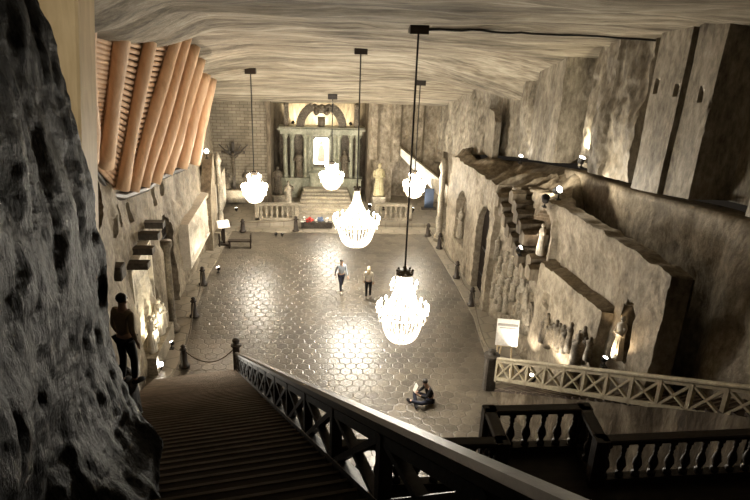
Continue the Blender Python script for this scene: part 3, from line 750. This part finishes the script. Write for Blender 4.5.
for sd, s in (('L', 1), ('R', -1)):
    J['sh' + sd] = (.18 * s, -.07, .58); J['el' + sd] = (.24 * s, -.20, .38); J['wr' + sd] = (.12 * s, -.40, .40); J['ha' + sd] = (.05 * s, -.47, .43)
    J['hip' + sd] = (.10 * s, .0, .12); J['kn' + sd] = (.34 * s, -.40, .24); J['an' + sd] = (-.10 * s, -.52 - .1 * (s > 0), .10); J['to' + sd] = (-.26 * s, -.56 - .1 * (s > 0), .07)
figure(sm_, J, M['skin'], M['black'], M['navy'], M['hairdark'], M['black']); sm_.scale = (1.08,) * 3
pp = thing('paper_sheet', 'white sheet of paper held by the man sitting on the floor', 'paper', (3.36, 19.60, .50))
mb = MB(); mb.box((0, 0, 0), (.012, .22, .30)); mb.build('sheet', M['paper'], pp).rotation_euler = (0, .35, .26)

# ------------------------------------------------------------------ stone statues
def statue(name, label, loc, rz, h, mat, group=None, ped=None, pose='robe', cat='statue'):
    t = thing(name, label, cat, loc, rz, group); z0 = 0
    if ped:
        mb = MB(); mb.box((0, 0, ped / 2), (.75, .65, ped)); mb.box((0, 0, ped - .05), (.85, .75, .1)); mb.box((0, 0, .07), (.88, .78, .14)); mb.build('pedestal', M['carved'], t); z0 = ped
    k = h / 1.8; mb = MB()
    mb.lathe([(.30 * k, 0), (.31 * k, .05 * k), (.25 * k, .45 * k), (.21 * k, .85 * k), (.22 * k, 1.10 * k), (.25 * k, 1.32 * k), (.20 * k, 1.45 * k), (.07 * k, 1.51 * k), (.065 * k, 1.56 * k)], (0, 0, z0), 16, 1, .72)
    for q in range(7):
        a = PI + PI * q / 6; mb.tube([(.26 * k * math.cos(a), .19 * k * math.sin(a), z0 + .02), (.22 * k * math.cos(a), .16 * k * math.sin(a), z0 + .5 * k), (.17 * k * math.cos(a), .13 * k * math.sin(a), z0 + 1.0 * k)], [.045 * k, .035 * k, .02 * k], 6)
    mb.build('robed_body', mat, t, smooth=True)
    mb = MB(); mb.ball((0, -.01 * k, z0 + 1.66 * k), .105 * k, .9, 1, 1.2, 12); mb.bead((0, -.115 * k, z0 + 1.65 * k), .018 * k)
    mb.build('head', mat, t, smooth=True)
    for s in (-1, 1):
        mb = MB()
        if pose == 'raise' and s > 0: pts = [(s * .22 * k, 0, z0 + 1.38 * k), (s * .42 * k, -.08 * k, z0 + 1.30 * k), (s * .50 * k, -.16 * k, z0 + 1.62 * k)]
        else: pts = [(s * .22 * k, 0, z0 + 1.38 * k), (s * .28 * k, -.06 * k, z0 + 1.08 * k), (s * .06 * k, -.24 * k, z0 + 1.12 * k)]
        mb.tube(pts, [.085 * k, .075 * k, .05 * k], 8); mb.ball(pts[-1], .05 * k, n=8); mb.build('arm', mat, t, smooth=True)
    return t
statue('statue', 'pale yellow robed figure on a pedestal to the right of the altar', (3.7, 41.2, .27), 0, 2.2, M['ochre'], ped=.9)
statue('statue', 'tall dark robed statue just left of the altar columns', (-2.95, 42.0, .27), .3, 1.9, M['darkcarved'], ped=.7)
statue('statue', 'dark praying statue in front of the altar columns at left, beside the steps', (-2.2, 40.9, .27), .1, 1.7, M['darkcarved'], ped=.25)
statue('statue', 'pale figure with raised arm on a slim stand left of the altar steps', (-2.15, 39.5, .27), .3, 1.4, M['carved'], ped=.8, pose='raise')
statue('statue', 'dark mourning statue left of the crucifix on the block wall', (-6.25, 41.6, 1.35), .4, 1.35, M['darkcarved'])
statue('statue', 'dark mourning statue right of the crucifix on the block wall', (-5.0, 41.6, 1.4), -.3, 1.3, M['darkcarved'])
sh = thing('stone_shelf', 'stone shelf below the crucifix group on the block wall', 'shelf', (-5.6, 41.7, 1.2))
mb = MB(); mb.box((0, 0, .07), (2.3, .7, .14)); mb.prism([(-1.0, 0), (1.0, 0), (.5, -.7), (-.5, -.7)], lambda u, v: (u, .3, v), lambda u, v: (u, -.25 - v * .0, v)); mb.build('shelf', M['carved'], sh)
cf = thing('crucifix', 'dark branching crucifix standing between two mourning statues', 'crucifix', (-5.75, 41.72, 1.34))
mb = MB(); mb.bar((0, 0, 0), (0, 0, 3.1), .16, .12, (0, 1, 0)); mb.bar((-.75, 0, 2.45), (.75, 0, 2.45), .12, .16)
for a in (-.9, -.4, .5, .95): mb.tube([(0, 0, 2.0), (a * .6, .02, 2.6), (a, .03, 2.95)], [.07, .05, .03], 7)
mb.build('cross', M['paving_dark'], cf)
mb = MB(); mb.tube([(0, -.12, .9), (.03, -.15, 1.3), (0, -.13, 1.7), (0, -.12, 2.15)], [.06, .10, .12, .10], 10); mb.ball((0, -.14, 2.36), .11); mb.tube([(-.65, -.1, 2.5), (0, -.12, 2.15), (.65, -.1, 2.5)], .05, 8); mb.build('figure', M['darkcarved'], cf, smooth=True)

bu = thing('stone_buttress', 'pale slanted stone buttress brightly lit from below at the far right of the altar', 'buttress', (6.3, 42.0, .27))
def but(i, j):
    u = i / 30; v = j / 8; x = lerp(-1.2, 2.1, u); z = lerp(4.0, 1.5, u) - lerp(0, 1.0, v) * (.5 + .8 * u)
    return (x, -.45 + .08 * nz(x, z, 1, 1.6) + .25 * v, z)
mb = MB().grid(31, 9, but); mb.prism([(-1.2, 3.95), (2.1, 1.45), (2.1, .2), (-1.2, 3.45)], lambda u, v: (u, -.15, v), lambda u, v: (u, .6, v)); mb.prism([(-1.2, 4.0), (2.1, 1.5), (2.1, 1.42), (-1.2, 3.92)], lambda u, v: (u, -.45, v), lambda u, v: (u, .6, v))
mb.build('buttress', M['plaster'], bu)
bp_ = thing('blue_panel', 'small dull blue panel standing under the slanted lit buttress at far right', 'panel', (7.1, 41.2, .27))
mb = MB(); mb.box((0, 0, .75), (.6, .06, 1.35)); mb.build('panel', M['dullblue'], bp_); mb = MB(); mb.box((0, 0, .05), (1.0, .4, .1)); mb.build('foot', M['paving_dark'], bp_)

# ------------------------------------------------------------------ altar
al = thing('altar', 'tall green-grey carved altar with columns round a bright painting at the far end', 'altar', (-.1, 44, .27))
def A(mbx, name, mat, sm=False): return mbx.build(name, mat, al, smooth=sm)
mb = MB(); mb.box((0, .55, 2.45), (5.6, .5, 4.7)); A(mb, 'back_panel', M['darkcarved'])
for x0, x1 in ((-2.75, -.75), (.75, 2.75)):
    mb = MB(); mb.box(((x0 + x1) / 2, .05, .65), (x1 - x0, .9, 1.3)); mb.box(((x0 + x1) / 2, 0, 1.32), (x1 - x0 + .12, 1.0, .12)); mb.box(((x0 + x1) / 2, 0, .1), (x1 - x0 + .1, 1.0, .2)); A(mb, 'plinth', M['green'])
for x in (-2.45, -1.98, -1.08, -.80, .92, 1.2, 2.02, 2.48):
    mb = MB(); mb.lathe([(.21, 0), (.21, .1), (.16, .16), (.165, .3), (.14, 2.6), (.15, 2.72), (.22, 2.84), (.24, 2.95), (.24, 3.02)], (x, -.15, 1.38), 14); A(mb, 'column', M['green'], True)
mb = MB(); mb.box((0, .05, 4.52), (5.5, .85, .28)); mb.box((0, 0, 4.72), (5.9, 1.05, .12)); mb.box((0, .05, 4.82), (5.7, .9, .10)); A(mb, 'entablature', M['green'])
for s in (-1, 1):
    mb = MB(); pts = [(s * (1.35 - 1.0 * t) if False else s * 1.42 * math.cos(t * 1.15), -.05, 4.87 + 1.45 * math.sin(t * 1.15)) for t in [q / 9 for q in range(10)]]
    for p, q in zip(pts, pts[1:]): mb.bar(p, q, .55, .26, (0, 1, 0))
    A(mb, 'pediment_arc', M['darkcarved'])
    mb = MB(); mb.box((s * 2.35, .1, 5.55), (.28, .5, 1.4)); mb.ball((s * 2.35, .0, 6.3), .18); A(mb, 'side_finial', M['darkcarved'])
mb = MB(); mb.ball((0, -.1, 6.05), .36, 1.5, .7, .8, 14); mb.ball((-.35, -.2, 5.85), .2); mb.ball((.35, -.2, 5.85), .2); mb.ball((0, -.3, 6.2), .2)
for a in (-1, 1): mb.tube([(0, -.15, 6.0), (a * .5, -.12, 6.3), (a * .85, -.1, 6.15)], [.16, .12, .04], 8)
mb.box((0, -.05, 5.2), (.5, .3, .6)); A(mb, 'crest', M['darkcarved'], True)
mb = MB()
for s in (-1, 1): mb.box((s * .66, .15, 3.1), (.22, .35, 2.6))
mb.box((0, .15, 4.3), (1.5, .35, .22)); mb.box((0, .15, 1.9), (1.5, .35, .2)); A(mb, 'painting_frame', M['green'])
mb = MB(); mb.prism([(-.52, 0), (.52, 0), (.52, 1.72), (.40, 1.86), (-.40, 1.86), (-.52, 1.72)], lambda u, v: (u, .12, v + 2.22), lambda u, v: (u, .2, v + 2.22)); ic = A(mb, 'painting', M['icon'])
mb = MB(); mb.ball((0, .115, 3.72), .12, 1, .1, 1.2); mb.prism([(-.26, 2.4), (.26, 2.4), (.22, 3.2), (.12, 3.55), (-.12, 3.55), (-.22, 3.2)], lambda u, v: (u, .117, v), lambda u, v: (u, .10, v)); mb.build('painted_figure', M['iconline'], ic)
mb = MB(); mb.box((0, -.35, 1.3), (1.5, .8, .9)); mb.box((0, -.38, 1.78), (1.7, .95, .1)); A(mb, 'altar_table', M['green'])
statue('statue', 'dark standing statue between the left pair of altar columns', (-1.63, 43.72, 1.68), 0, 1.9, M['darkcarved'])
statue('statue', 'dark standing statue between the right pair of altar columns', (1.50, 43.72, 1.68), 0, 1.9, M['darkcarved'])
ast = thing('altar_steps', 'broad pale stone steps rising to the altar between the two low balustrades', 'steps', (.1, 41.5, .27))
for k in range(7):
    mb = MB(); d = 3.3 - .44 * k; mb.box((.1, 1.6 - d / 2, .065 + .13 * k), (3.7 - .12 * k, d, .13)); mb.build('step', M['carved'], ast)

# low balustrades of the chancel
def low_bal(label, x0, x1, y, h=1.05):
    t = thing('balustrade', label, 'balustrade', ((x0 + x1) / 2, y, .27)); w = x1 - x0
    mb = MB(); mb.box((0, 0, h - .06), (w, .34, .13)); mb.build('top_rail', M['carved'], t)
    mb = MB(); mb.box((0, 0, .07), (w, .36, .15)); mb.build('base_rail', M['carved'], t)
    for s in (-1, 1): mb = MB(); mb.box((s * (w / 2 - .13), 0, h / 2), (.26, .36, h)); mb.build('end_post', M['carved'], t)
    n = int(w / .38); p0 = None
    for k in range(n):
        if p0 is None:
            mb = MB(); mb.lathe([(.10, 0), (.10, .06), (.05, .1), (.12, .3), (.05, .55), (.10, .7), (.10, .78)], n=10); p0 = mb.build('baluster', M['carved'], t, smooth=True); o = p0
        else: o = p0.copy(); COL.objects.link(o); o.parent = t
        o.location = (-w / 2 + .36 + (w - .72) * k / (n - 1), 0, .14)
low_bal('low pale stone balustrade left of the altar steps', -4.15, -1.45, 38.75)
low_bal('low pale stone balustrade right of the altar steps', 3.3, 5.65, 38.9)
fb = thing('flower_box', 'low planter of red and white flowers at the foot of the altar steps', 'planter', (-.35, 38.0, .03))
mb = MB(); mb.box((0, 0, .18), (1.9, .35, .36)); mb.build('planter', M['paving_dark'], fb)
for nm, mt, xs in (('red_flowers', 'red', (-.55, -.4, -.28, -.42)), ('blue_flowers', 'blue', (.05, .2, .32, .15)), ('white_flowers', 'paper', (-.85, -.7, -.02, .6))):
    mb = MB()
    for q, x in enumerate(xs):
        for w in range(5): mb.ball((x + random.uniform(-.08, .08), random.uniform(-.14, .10), .40 + random.uniform(0, .22)), .07, n=7)
    mb.build(nm, M[mt], fb, smooth=True)
floodlight('small yellow lamp at the right end of the flower planter', (1.1, 38.05, .55), (1.1, 41, 2), 40, 100, (1, .85, .5), .12)

# ------------------------------------------------------------------ left wall carvings
def relief(label, p0, p1, z0, z1, th, mat, nf, seed=0, skew=0):
    """carved slab between plan points p0 and p1 with rows of worked figures"""
    a = Vector((*p0, 0)); b = Vector((*p1, 0)); d = b - a; L = d.length; e = d / L; nrm = Vector((e.y, -e.x, 0))
    t = thing('relief_panel', label, 'relief', (a + b) / 2 + Vector((0, 0, z0))); o0 = (a + b) / 2
    H = z1 - z0
    def fn(i, j):
        u = i / 70; v = j / 44; p = a + d * u - o0 + Vector((0, 0, H * v + skew * u))
        ed = min(u * L, (1 - u) * L, v * H, (1 - v) * H); q = .0
        if ed > .16:
            c = u * nf * 1.0 + seed; fx = (c % 1) - .5; row = v
            q = .17 * math.exp(-(fx / .22) ** 2) * (.6 + .4 * math.sin(v * 5 + seed + int(c))) * sstep(.92, .7, v + .18 * math.sin(int(c) * 2.3)) - .05
            q += .09 * nz(u * L, v * H, seed, 1.9, 4)
        else: q = .10
        if i in (0, 70) or j in (0, 44): q = -th
        return p + nrm * q
    MB().grid(71, 45, fn).build('carved_slab', mat, t, smooth=False); return t
relief('large pale carved salt relief panel on the left wall past the doorway', (-6.30, 28.9), (-6.22, 34.2), 1.0, 3.35, .35, M['plaster'], 7, 1)
relief('smaller pale carved relief further along the left wall near the block wall', (-6.25, 36.6), (-6.35, 41.2), .6, 3.0, .5, M['plaster'], 6, 4)
relief('brightly lit carved nativity scene in the niche beneath four dark canopies', (-6.72, 21.3), (-6.70, 24.0), 1.0, 4.3, .3, M['plaster'], 4, 2, .25)
for k, (y, z, nm) in enumerate(((21.35, 4.5, 'first'), (22.1, 4.75, 'second'), (23.0, 4.98, 'third'), (23.85, 5.12, 'fourth'))):
    t = thing('stone_canopy', '%s dark block of the stepped row above the lit niche, counted from the stairs' % nm, 'canopy', (-6.2, y, z), 0, 'dark canopy blocks over the lit niche')
    mb = MB(); mb.prism([(-.2, -.12), (.2, -.12), (.2, .10), (-.2, .12)], lambda u, v: (-.6, u, v), lambda u, v: (.20, u, v)); mb.build('block', M['paving_dark'], t)
for k, (y, x, h, nm) in enumerate(((21.9, -6.33, 1.5, 'nearest the stairs'), (22.6, -6.4, 1.25, 'second from the stairs'), (23.3, -6.36, 1.5, 'third from the stairs'), (23.8, -6.33, 1.1, 'farthest from the stairs'))):
    statue('carved_figure', 'pale carved figure in the lit left niche, %s' % nm, (x, y, .75), PI / 2, h, M['plaster'], 'pale figures in the lit left niche')
ns_ = thing('niche_sill', 'stone sill under the lit niche on the left wall', 'sill', (-6.2, 22.8, .0)); mb = MB(); mb.box((-.15, 0, .37), (.55, 2.9, .74)); mb.build('sill', M['carved'], ns_)
pc = thing('pilaster', 'dark slim pilaster between the lit niche and the dark doorway on the left wall', 'pilaster', (-6.22, 24.75, 0))
mb = MB(); mb.lathe([(.26, 0), (.26, .25), (.15, .4), (.13, 3.6), (.17, 3.75), (.24, 3.9), (.24, 4.1)], n=12); mb.build('shaft', M['darkcarved'], pc, smooth=True)
dr = thing('wooden_door', 'dark door recessed in the pointed arch of the left wall', 'door', (-6.95, 26.9, 0)); mb = MB(); mb.prism([(-.85, 0), (.85, 0), (.85, 3.2), (.7, 3.85), (.35, 4.25), (0, 4.4), (-.35, 4.25), (-.7, 3.85), (-.85, 3.2)], lambda u, v: (-.05, u, v), lambda u, v: (.05, u, v)); mb.build('door_leaf', M['doorwood'], dr)
mb = MB()
for z in (.8, 2.2, 3.4): mb.box((.07, 0, z), (.04, 1.3, .1))
mb.build('iron_strap', M['iron'], dr)
jb = thing('junction_box', 'small dark box on the left wall below the timber roof near the post', 'box', (-5.95, 17.85, 5.75)); mb = MB(); mb.box((0, 0, 0), (.35, .45, .42)); mb.box((.18, 0, 0), (.03, .38, .36)); mb.build('box', M['paving_dark'], jb)
# stepped gable behind panel and a slim standing pole
ob = thing('stone_obelisk', 'pale pointed stone wedge standing between the two relief panels on the left wall', 'obelisk', (-6.05, 34.9, 0))
mb = MB(); mb.prism([(-.9, 0), (.9, 0), (.9, 2.6), (.75, 5.1), (.55, 5.1), (-.9, 3.0)], lambda u, v: (-.5, u, v), lambda u, v: (.05, u, v)); mb.build('wedge', M['wall'], ob)
pl_ = thing('carved_column', 'slim dark carved column at the corner of the left wall', 'column', (-5.85, 36.05, 0)); mb = MB()
mb.lathe([(.28, 0), (.28, .3), (.16, .5), (.18, 1.5), (.13, 1.6), (.15, 3.2), (.2, 3.3), (.13, 3.45), (.14, 4.4), (.22, 4.6), (.05, 5.1)], n=10); mb.build('shaft', M['carved'], pl_, smooth=True)
# lectern, bench, bollards, ropes
lc = thing('lectern', 'reading lectern with a white slanted top by the left wall near the far end', 'lectern', (-5.55, 35.0, .03))
mb = MB(); mb.box((0, 0, .55), (.14, .14, 1.1)); mb.box((0, 0, .04), (.6, .5, .08)); mb.build('stand', M['dwood'], lc)
mb = MB(); mb.box((0, 0, 0), (.66, .55, .06)); mb.build('white_top', M['paper'], lc, loc=(0, 0, 1.2)).rotation_euler = (math.radians(35), 0, math.radians(20))
bn = thing('bench', 'low wooden kneeling bench on the floor beside the white-topped lectern', 'bench', (-4.6, 34.55, .0))
mb = MB(); mb.box((0, 0, .42), (1.3, .32, .07)); mb.build('seat', M['dwood'], bn)
for s in (-1, 1): mb = MB(); mb.box((s * .58, 0, .2), (.07, .3, .4)); mb.build('leg', M['dwood'], bn)
mb = MB(); mb.box((.6, 0, .62), (.06, .3, .4)); mb.build('end_panel', M['dwood'], bn)
kb = thing('side_desk', 'small dark desk against the left wall behind the lectern', 'desk', (-6.0, 35.1, .03)); mb = MB(); mb.box((0, 0, .8), (.6, 1.1, .06)); mb.build('top', M['carved'], kb)
for sx in (-1, 1):
    for sy in (-1, 1): mb = MB(); mb.box((sx * .25, sy * .48, .38), (.07, .07, .77)); mb.build('leg', M['dwood'], kb)
def bollard(label, x, y, h=.95):
    t = thing('bollard', label, 'bollard', (x, y, .03), group='barrier bollards')
    mb = MB(); mb.lathe([(.21, 0), (.21, .06), (.14, .1), (.12, h * .6), (.09, h * .72), (.12, h * .76), (.12, h * .82), (.07, h * .86), (.10, h * .93), (.02, h)], n=14); mb.build('post', M['dwood'], t, smooth=True)
    mb = MB(); mb.tube([(.13 * math.cos(a), .13 * math.sin(a), h * .78) for a in [2 * PI * k / 12 for k in range(13)]], .015, 6); mb.build('ring', M['iron'], t); return (x, y, .03 + h * .78)
bl = [bollard('dark bollard nearest the foot of the wooden stairs on the left walkway', -5.22, 21.95), bollard('second dark bollard from the stairs on the left walkway', -5.6, 26.1), bollard('third dark bollard from the stairs on the left walkway', -5.8, 29.5)]
bf = [bollard('small bollard at the far left corner of the roped floor', -4.75, 37.15, .8), bollard('small bollard at the far edge just left of the altar steps', -1.6, 37.3, .95), bollard('small bollard at the far right corner of the roped floor', 6.4, 36.7, .8)]
brt = [bollard('dark bollard by the right wall near the far corner', 6.75, 34.6), bollard('dark bollard by the right wall in front of the arched niche', 6.95, 30.4), bollard('dark bollard by the right wall in front of the arched doorway', 7.05, 27.2)]
def rope(label, a, b, sag):
    t = thing('barrier_rope', label, 'rope', a, group='barrier ropes'); a = Vector(a); b = Vector(b); n = 14
    mb = MB(); mb.tube([(b - a) * (k / n) - Vector((0, 0, sag * 4 * (k / n) * (1 - k / n))) for k in range(n + 1)], .022, 6); mb.build('rope', M['rope'], t, smooth=True)
rope('rope sagging from the wooden stair newel to the nearest left bollard', bl[0], (-3.3, 21.62, .95), .55)
rope('rope between the first and second left bollards', bl[0], bl[1], .5); rope('rope between the second and third left bollards', bl[1], bl[2], .45)
rope('rope along the far edge left of the altar steps', bf[0], bf[1], .12); rope('rope along the far edge right of the altar steps', bf[1], bf[2], .15)
rope('rope between the two right bollards near the far corner', bf[2], brt[0], .3); rope('rope before the arched niche on the right', brt[0], brt[1], .4); rope('rope before the right doorway', brt[1], brt[2], .4); rope('rope from the right doorway bollard to the stone newel', brt[2], (6.45, 20.55, 1.2), .6)

# ------------------------------------------------------------------ right wall carvings
def wallpt(y, z, out=0): return Vector((face_x(y) - face_p(y, z) + .0175 * z * sstep(0, 7, z) - out, y, z))
def mini(mb, p, h, lean=0, w=.17):
    """one shallow carved figure, back in the wall"""
    mb.lathe([(w, 0), (w * .95, h * .3), (w * .7, h * .55), (w * .95, h * .78), (w * .35, h * .84), (w * .42, h * .9), (w * .36, h * .98), (.01, h)], p, 10, .9, 1)
pr = thing('procession_relief', 'row of dark carved standing figures climbing across the right wall behind the pale railing', 'relief', (8.1, 18.4, 2.0)); o0 = Vector((8.1, 18.4, 2.0))
for k in range(15):
    t = k / 14; y = lerp(20.15, 16.95, t) + .06 * math.sin(k * 3.1); z = lerp(2.05, 3.15, t) + .12 * math.sin(k * 2.3) + (.1 if 7 < k < 9 else 0)
    if k == 9: continue
    mb = MB(); p = wallpt(y, z + .4, .02) ; p.z = z; mini(mb, p - o0, .95 + .15 * math.sin(k * 1.7)); mb.build('figure', M['darkcarved'], pr, smooth=True)
cl = thing('standing_stone_figure', 'dark hooded stone figure at the right end of the carved procession', 'statue', (7.75, 16.7, 2.4)); mb = MB(); mini(mb, Vector((0, 0, 0)), 1.9, 0, .24); mb.build('robed_body', M['darkcarved'], cl, smooth=True)
ff = thing('figure_frieze', 'crowded band of carved figures below the stepped ridges on the right wall', 'relief', (7.8, 23.8, 1)); o0 = Vector((7.8, 23.8, 1))
for k in range(34):
    c = k % 12; r = k // 12; y = 26.1 - .38 * c + .1 * math.sin(k * 5.3) - .1 * r; z = 1.0 + r * .85 + .03 * c + .2 * math.sin(k * 3.7)
    if z > 3.6: continue
    p = wallpt(y, z + .4, .0); p.z = z; mb = MB(); mini(mb, p - o0, .85 + .25 * math.sin(k * 1.9), 0, .17); mb.build('figure', M['carved'], ff, smooth=True)
for nm, lab, P in (('stepped_ridge', 'zigzag stepped stone ridge descending the right wall, the one nearer the doorway', [(26.3, 5.75), (25.35, 5.2), (24.46, 4.6), (23.44, 4.2), (22.3, 3.75)]), ('stepped_ridge', 'zigzag stepped stone ridge descending the right wall, the one nearer the lit statue', [(25.1, 6.25), (24.06, 5.75), (23.3, 5.2), (22.5, 4.5), (21.6, 4.0)])):
    o0 = Vector((7.8, *P[2])); t = thing(nm, lab, 'ridge', o0); mb = MB()
    for (y0, z0), (y1, z1) in zip(P, P[1:]):
        for q in range(2):
            y = lerp(y0, y1, (q + .5) / 2); z = lerp(z0, z1, (q + .5) / 2)
            p = wallpt(y, z, .14); mb.prism([(-.30, -.28), (.26, -.34), (.30, .05), (.05, .24), (-.28, .16)], lambda u, v, p=p: (p.x - .26 - o0.x, p.y + u - o0.y, p.z + v - o0.z), lambda u, v, p=p: (p.x + .7 - o0.x, p.y + u - o0.y, p.z + v - o0.z))
    mb.build('ridge', M['brown'], t)
statue('statue', 'pale statue glowing in the small arched niche on the block at right', (8.55, 15.85, 3.96), -PI / 2 + PI * 0, 1.35, M['plaster'])
statue('statue', 'bright pinkish statue lit in the hollow high on the right wall', (8.2, 22.25, 4.62), -PI / 2, 1.25, M['plaster'], pose='raise')
sv = thing('small_shrine', 'small arched shrine carved in the right wall left of the procession', 'shrine', (7.95, 21.55, 1.9)); mb = MB()
mb.prism([(-.28, 0), (.28, 0), (.28, .75), (.15, 1.0), (-.15, 1.0), (-.28, .75)], lambda u, v: (-.08, u, v), lambda u, v: (.4, u, v)); mb.build('frame', M['darkcarved'], sv); mb = MB(); mini(mb, Vector((-.12, 0, .1)), .7, 0, .12); mb.build('figure', M['carved'], sv, smooth=True)
d2 = thing('wooden_door', 'dark door in the tall arched opening of the right wall', 'door', (7.85, 28.4, 0)); mb = MB(); mb.prism([(-1, 0), (1, 0), (1, 3.0), (.85, 3.75), (.45, 4.3), (0, 4.5), (-.45, 4.3), (-.85, 3.75), (-1, 3.0)], lambda u, v: (-.05, u, v), lambda u, v: (.05, u, v)); mb.build('door_leaf', M['doorwood'], d2)
mb = MB(); mb.box((-.07, 0, 1.0), (.04, 1.2, .1)); mb.box((-.07, 0, 2.3), (.04, 1.2, .1)); mb.build('iron_strap', M['iron'], d2)
statue('carved_figure', 'small carved figure in the arched niche at far right', (7.35, 32.2, 1.62), -PI / 2, 1.7, M['carved'])
cc = thing('carved_column', 'carved column in front of the right wall near the far corner', 'column', (6.9, 35.9, 0)); mb = MB()
mb.lathe([(.32, 0), (.32, .3), (.18, .5), (.24, 1.4), (.16, 1.7), (.22, 2.6), (.15, 2.9), (.2, 3.8), (.14, 4.2), (.26, 4.5), (.1, 5.0)], n=10); mb.build('shaft', M['carved'], cc, smooth=True)
ss_ = thing('arched_slab', 'upright arched stone slab leaning at the foot of the upper right wall', 'slab', (8.45, 32.4, 6.0)); mb = MB()
mb.prism([(-.95, 0), (.95, 0), (.95, 1.9), (.6, 2.35), (-.5, 2.35), (-.95, 1.9)], lambda u, v: (.0, u, v), lambda u, v: (.3, u, v)); mb.build('slab', M['slab'], ss_)
es = thing('easel', 'tall wooden easel standing beside the foot of the pale railing', 'easel', (6.95, 21.2, .03)); mb = MB()
for s in (-1, 1): mb.bar((s * .32, -.05, 0), (s * .24, .1, 2.2), .05, .05, (0, 1, 0))
mb.bar((0, .7, 0), (0, .12, 2.15), .05, .05, (0, 1, 0)); mb.bar((-.34, -.06, 1.3), (.34, -.06, 1.3), .06, .06); mb.build('frame', M['post'], es)
sg = thing('display_board', 'white board with a grey band of print resting on the easel', 'board', (6.95, 21.08, 1.36)); mb = MB(); mb.box((0, 0, .52), (.82, .03, 1.06)); bd_ = mb.build('board', M['paper'], sg)
mb = MB(); mb.box((0, -.018, .82), (.74, .006, .10)); mb.box((0, -.018, .70), (.60, .006, .04)); mb.build('printed_band', M['grey'], bd_); bd_.rotation_euler = (math.radians(-8), 0, math.radians(-12))
# ceiling conduit from the near chandelier to the right wall
cb_ = thing('ceiling_cable', 'black cable running along the ceiling from the near chandelier mount to the right wall', 'cable', (2.8, 20, 12.7)); mb = MB()
mb.tube([(x - 2.8, .15 - .02 * (x - 2.8), ceil_z(x, 20.15 - .02 * (x - 2.8)) - .05 - 12.7) for x in [2.9 + .3 * k for k in range(30)]], .035, 6); mb.build('cable', M['cable'], cb_)

# ------------------------------------------------------------------ spotlights
floodlight('bright floodlight on the ground behind the pale crossed railing', (7.2, 18.6, 1.6), (8.5, 18.9, 6.0), 190, 120, r=.15)
floodlight('dimmer lamp behind the left end of the pale crossed railing', (7.3, 20.3, 1.0), (8.1, 22.4, 4.5), 120, 100, (1, .9, .75))
floodlight('small lamp high on the ledge under the upper right pillars', (9.55, 22.9, 8.2), (10.2, 22.4, 11.5), 160, 130, (1, .88, .62), .14)
floodlight('upper of the two lamps on the rocky hump of the right wall', (8.35, 21.6, 7.35), (9.8, 18.5, 9.5), 200, 120, r=.15)
floodlight('lower of the two lamps on the rocky hump of the right wall', (8.15, 22.3, 6.85), (9.5, 26.5, 9.0), 200, 120, r=.15)
floodlight('lamp at the feet of the pinkish statue on the right wall', (7.55, 22.6, 4.75), (8.15, 22.3, 5.5), 45, 110, (1, .75, .55), .11)
floodlight('warm lamp under the glowing statue in the arched niche', (8.22, 15.85, 3.95), (8.65, 15.85, 5.0), 60, 110, (1, .74, .45), .09)
floodlight('white lamp on the floor at the foot of the left wall beside the stairs', (-6.05, 21.75, .25), (-5.8, 15.5, 4.5), 120, 110, (1, .93, .8), .12)
floodlight('lamp lighting the figures in the left niche', (-5.7, 22.2, .95), (-6.7, 22.7, 2.7), 130, 130, (1, .88, .62), .08)
floodlight('lamp under the large left relief panel', (-5.3, 31, .3), (-6.2, 31.2, 2.4), 110, 120, r=.1)
floodlight('white lamp at the far low end of the timber roof', (-5.95, 33.4, 5.75), (-5.0, 25.0, 9.0), 800, 110, (1, .80, .58), .14)
for x, s in ((-2.0, 'left'), (1.85, 'right')): floodlight('lamp on the altar cornice at %s behind the pediment' % s, (x, 44.3, 5.35), (x * .7, 45.4, 6.0), 260, 140, (1, .88, .6), .10)
floodlight('lamp behind the crest on top of the altar', (-.1, 44.55, 5.3), (-.1, 45.4, 5.8), 200, 150, (1, .9, .7), .10)
for x, s in ((3.1, 'left'), (4.0, 'right')): floodlight('bright lamp at the %s foot of the pale robed statue' % s, (x, 40.5, .75), (3.7, 41.3, 2.6), 14, 90, (1, .92, .7), .13)
floodlight('strong lamp on the floor of the glowing side chapel at far right', (5.9, 40.3, .6), (6.9, 42.0, 2.8), 330, 120, (1, .93, .82), .14)
floodlight('lamp on the floor below the crucifix group', (-5.5, 40.2, .5), (-5.6, 42, 3), 90, 110)
floodlight('floor lamp before the left low balustrade, left one of a pair', (-2.72, 36.3, .22), (-2.8, 39, 1.0), 25, 100, r=.09)
floodlight('floor lamp before the left low balustrade, right one of a pair', (-2.36, 36.3, .22), (-2.3, 39, 1.0), 25, 100, r=.09)
floodlight('lamp on the left ledge of the upper right pillars', (8.9, 28.2, 7.0), (9.0, 27.0, 9.5), 70, 120, r=.11)

spot((-3.3, 7.2, 12.2), (-4.3, 11.6, 12.6), 130, 70, (1, .88, .66))  # unseen spot with no fixture, added to brighten the timber post

# ------------------------------------------------------------------ world and view
w = bpy.data.worlds.new('mine_air'); w.use_nodes = True; S.world = w
w.node_tree.nodes['Background'].inputs['Color'].default_value = (.008, .0065, .005, 1); w.node_tree.nodes['Background'].inputs['Strength'].default_value = 1.0
S.view_settings.view_transform = 'Standard'; S.view_settings.look = 'None'; S.view_settings.gamma = 1; S.view_settings.use_curve_mapping = False
S.view_settings.exposure = 0.95
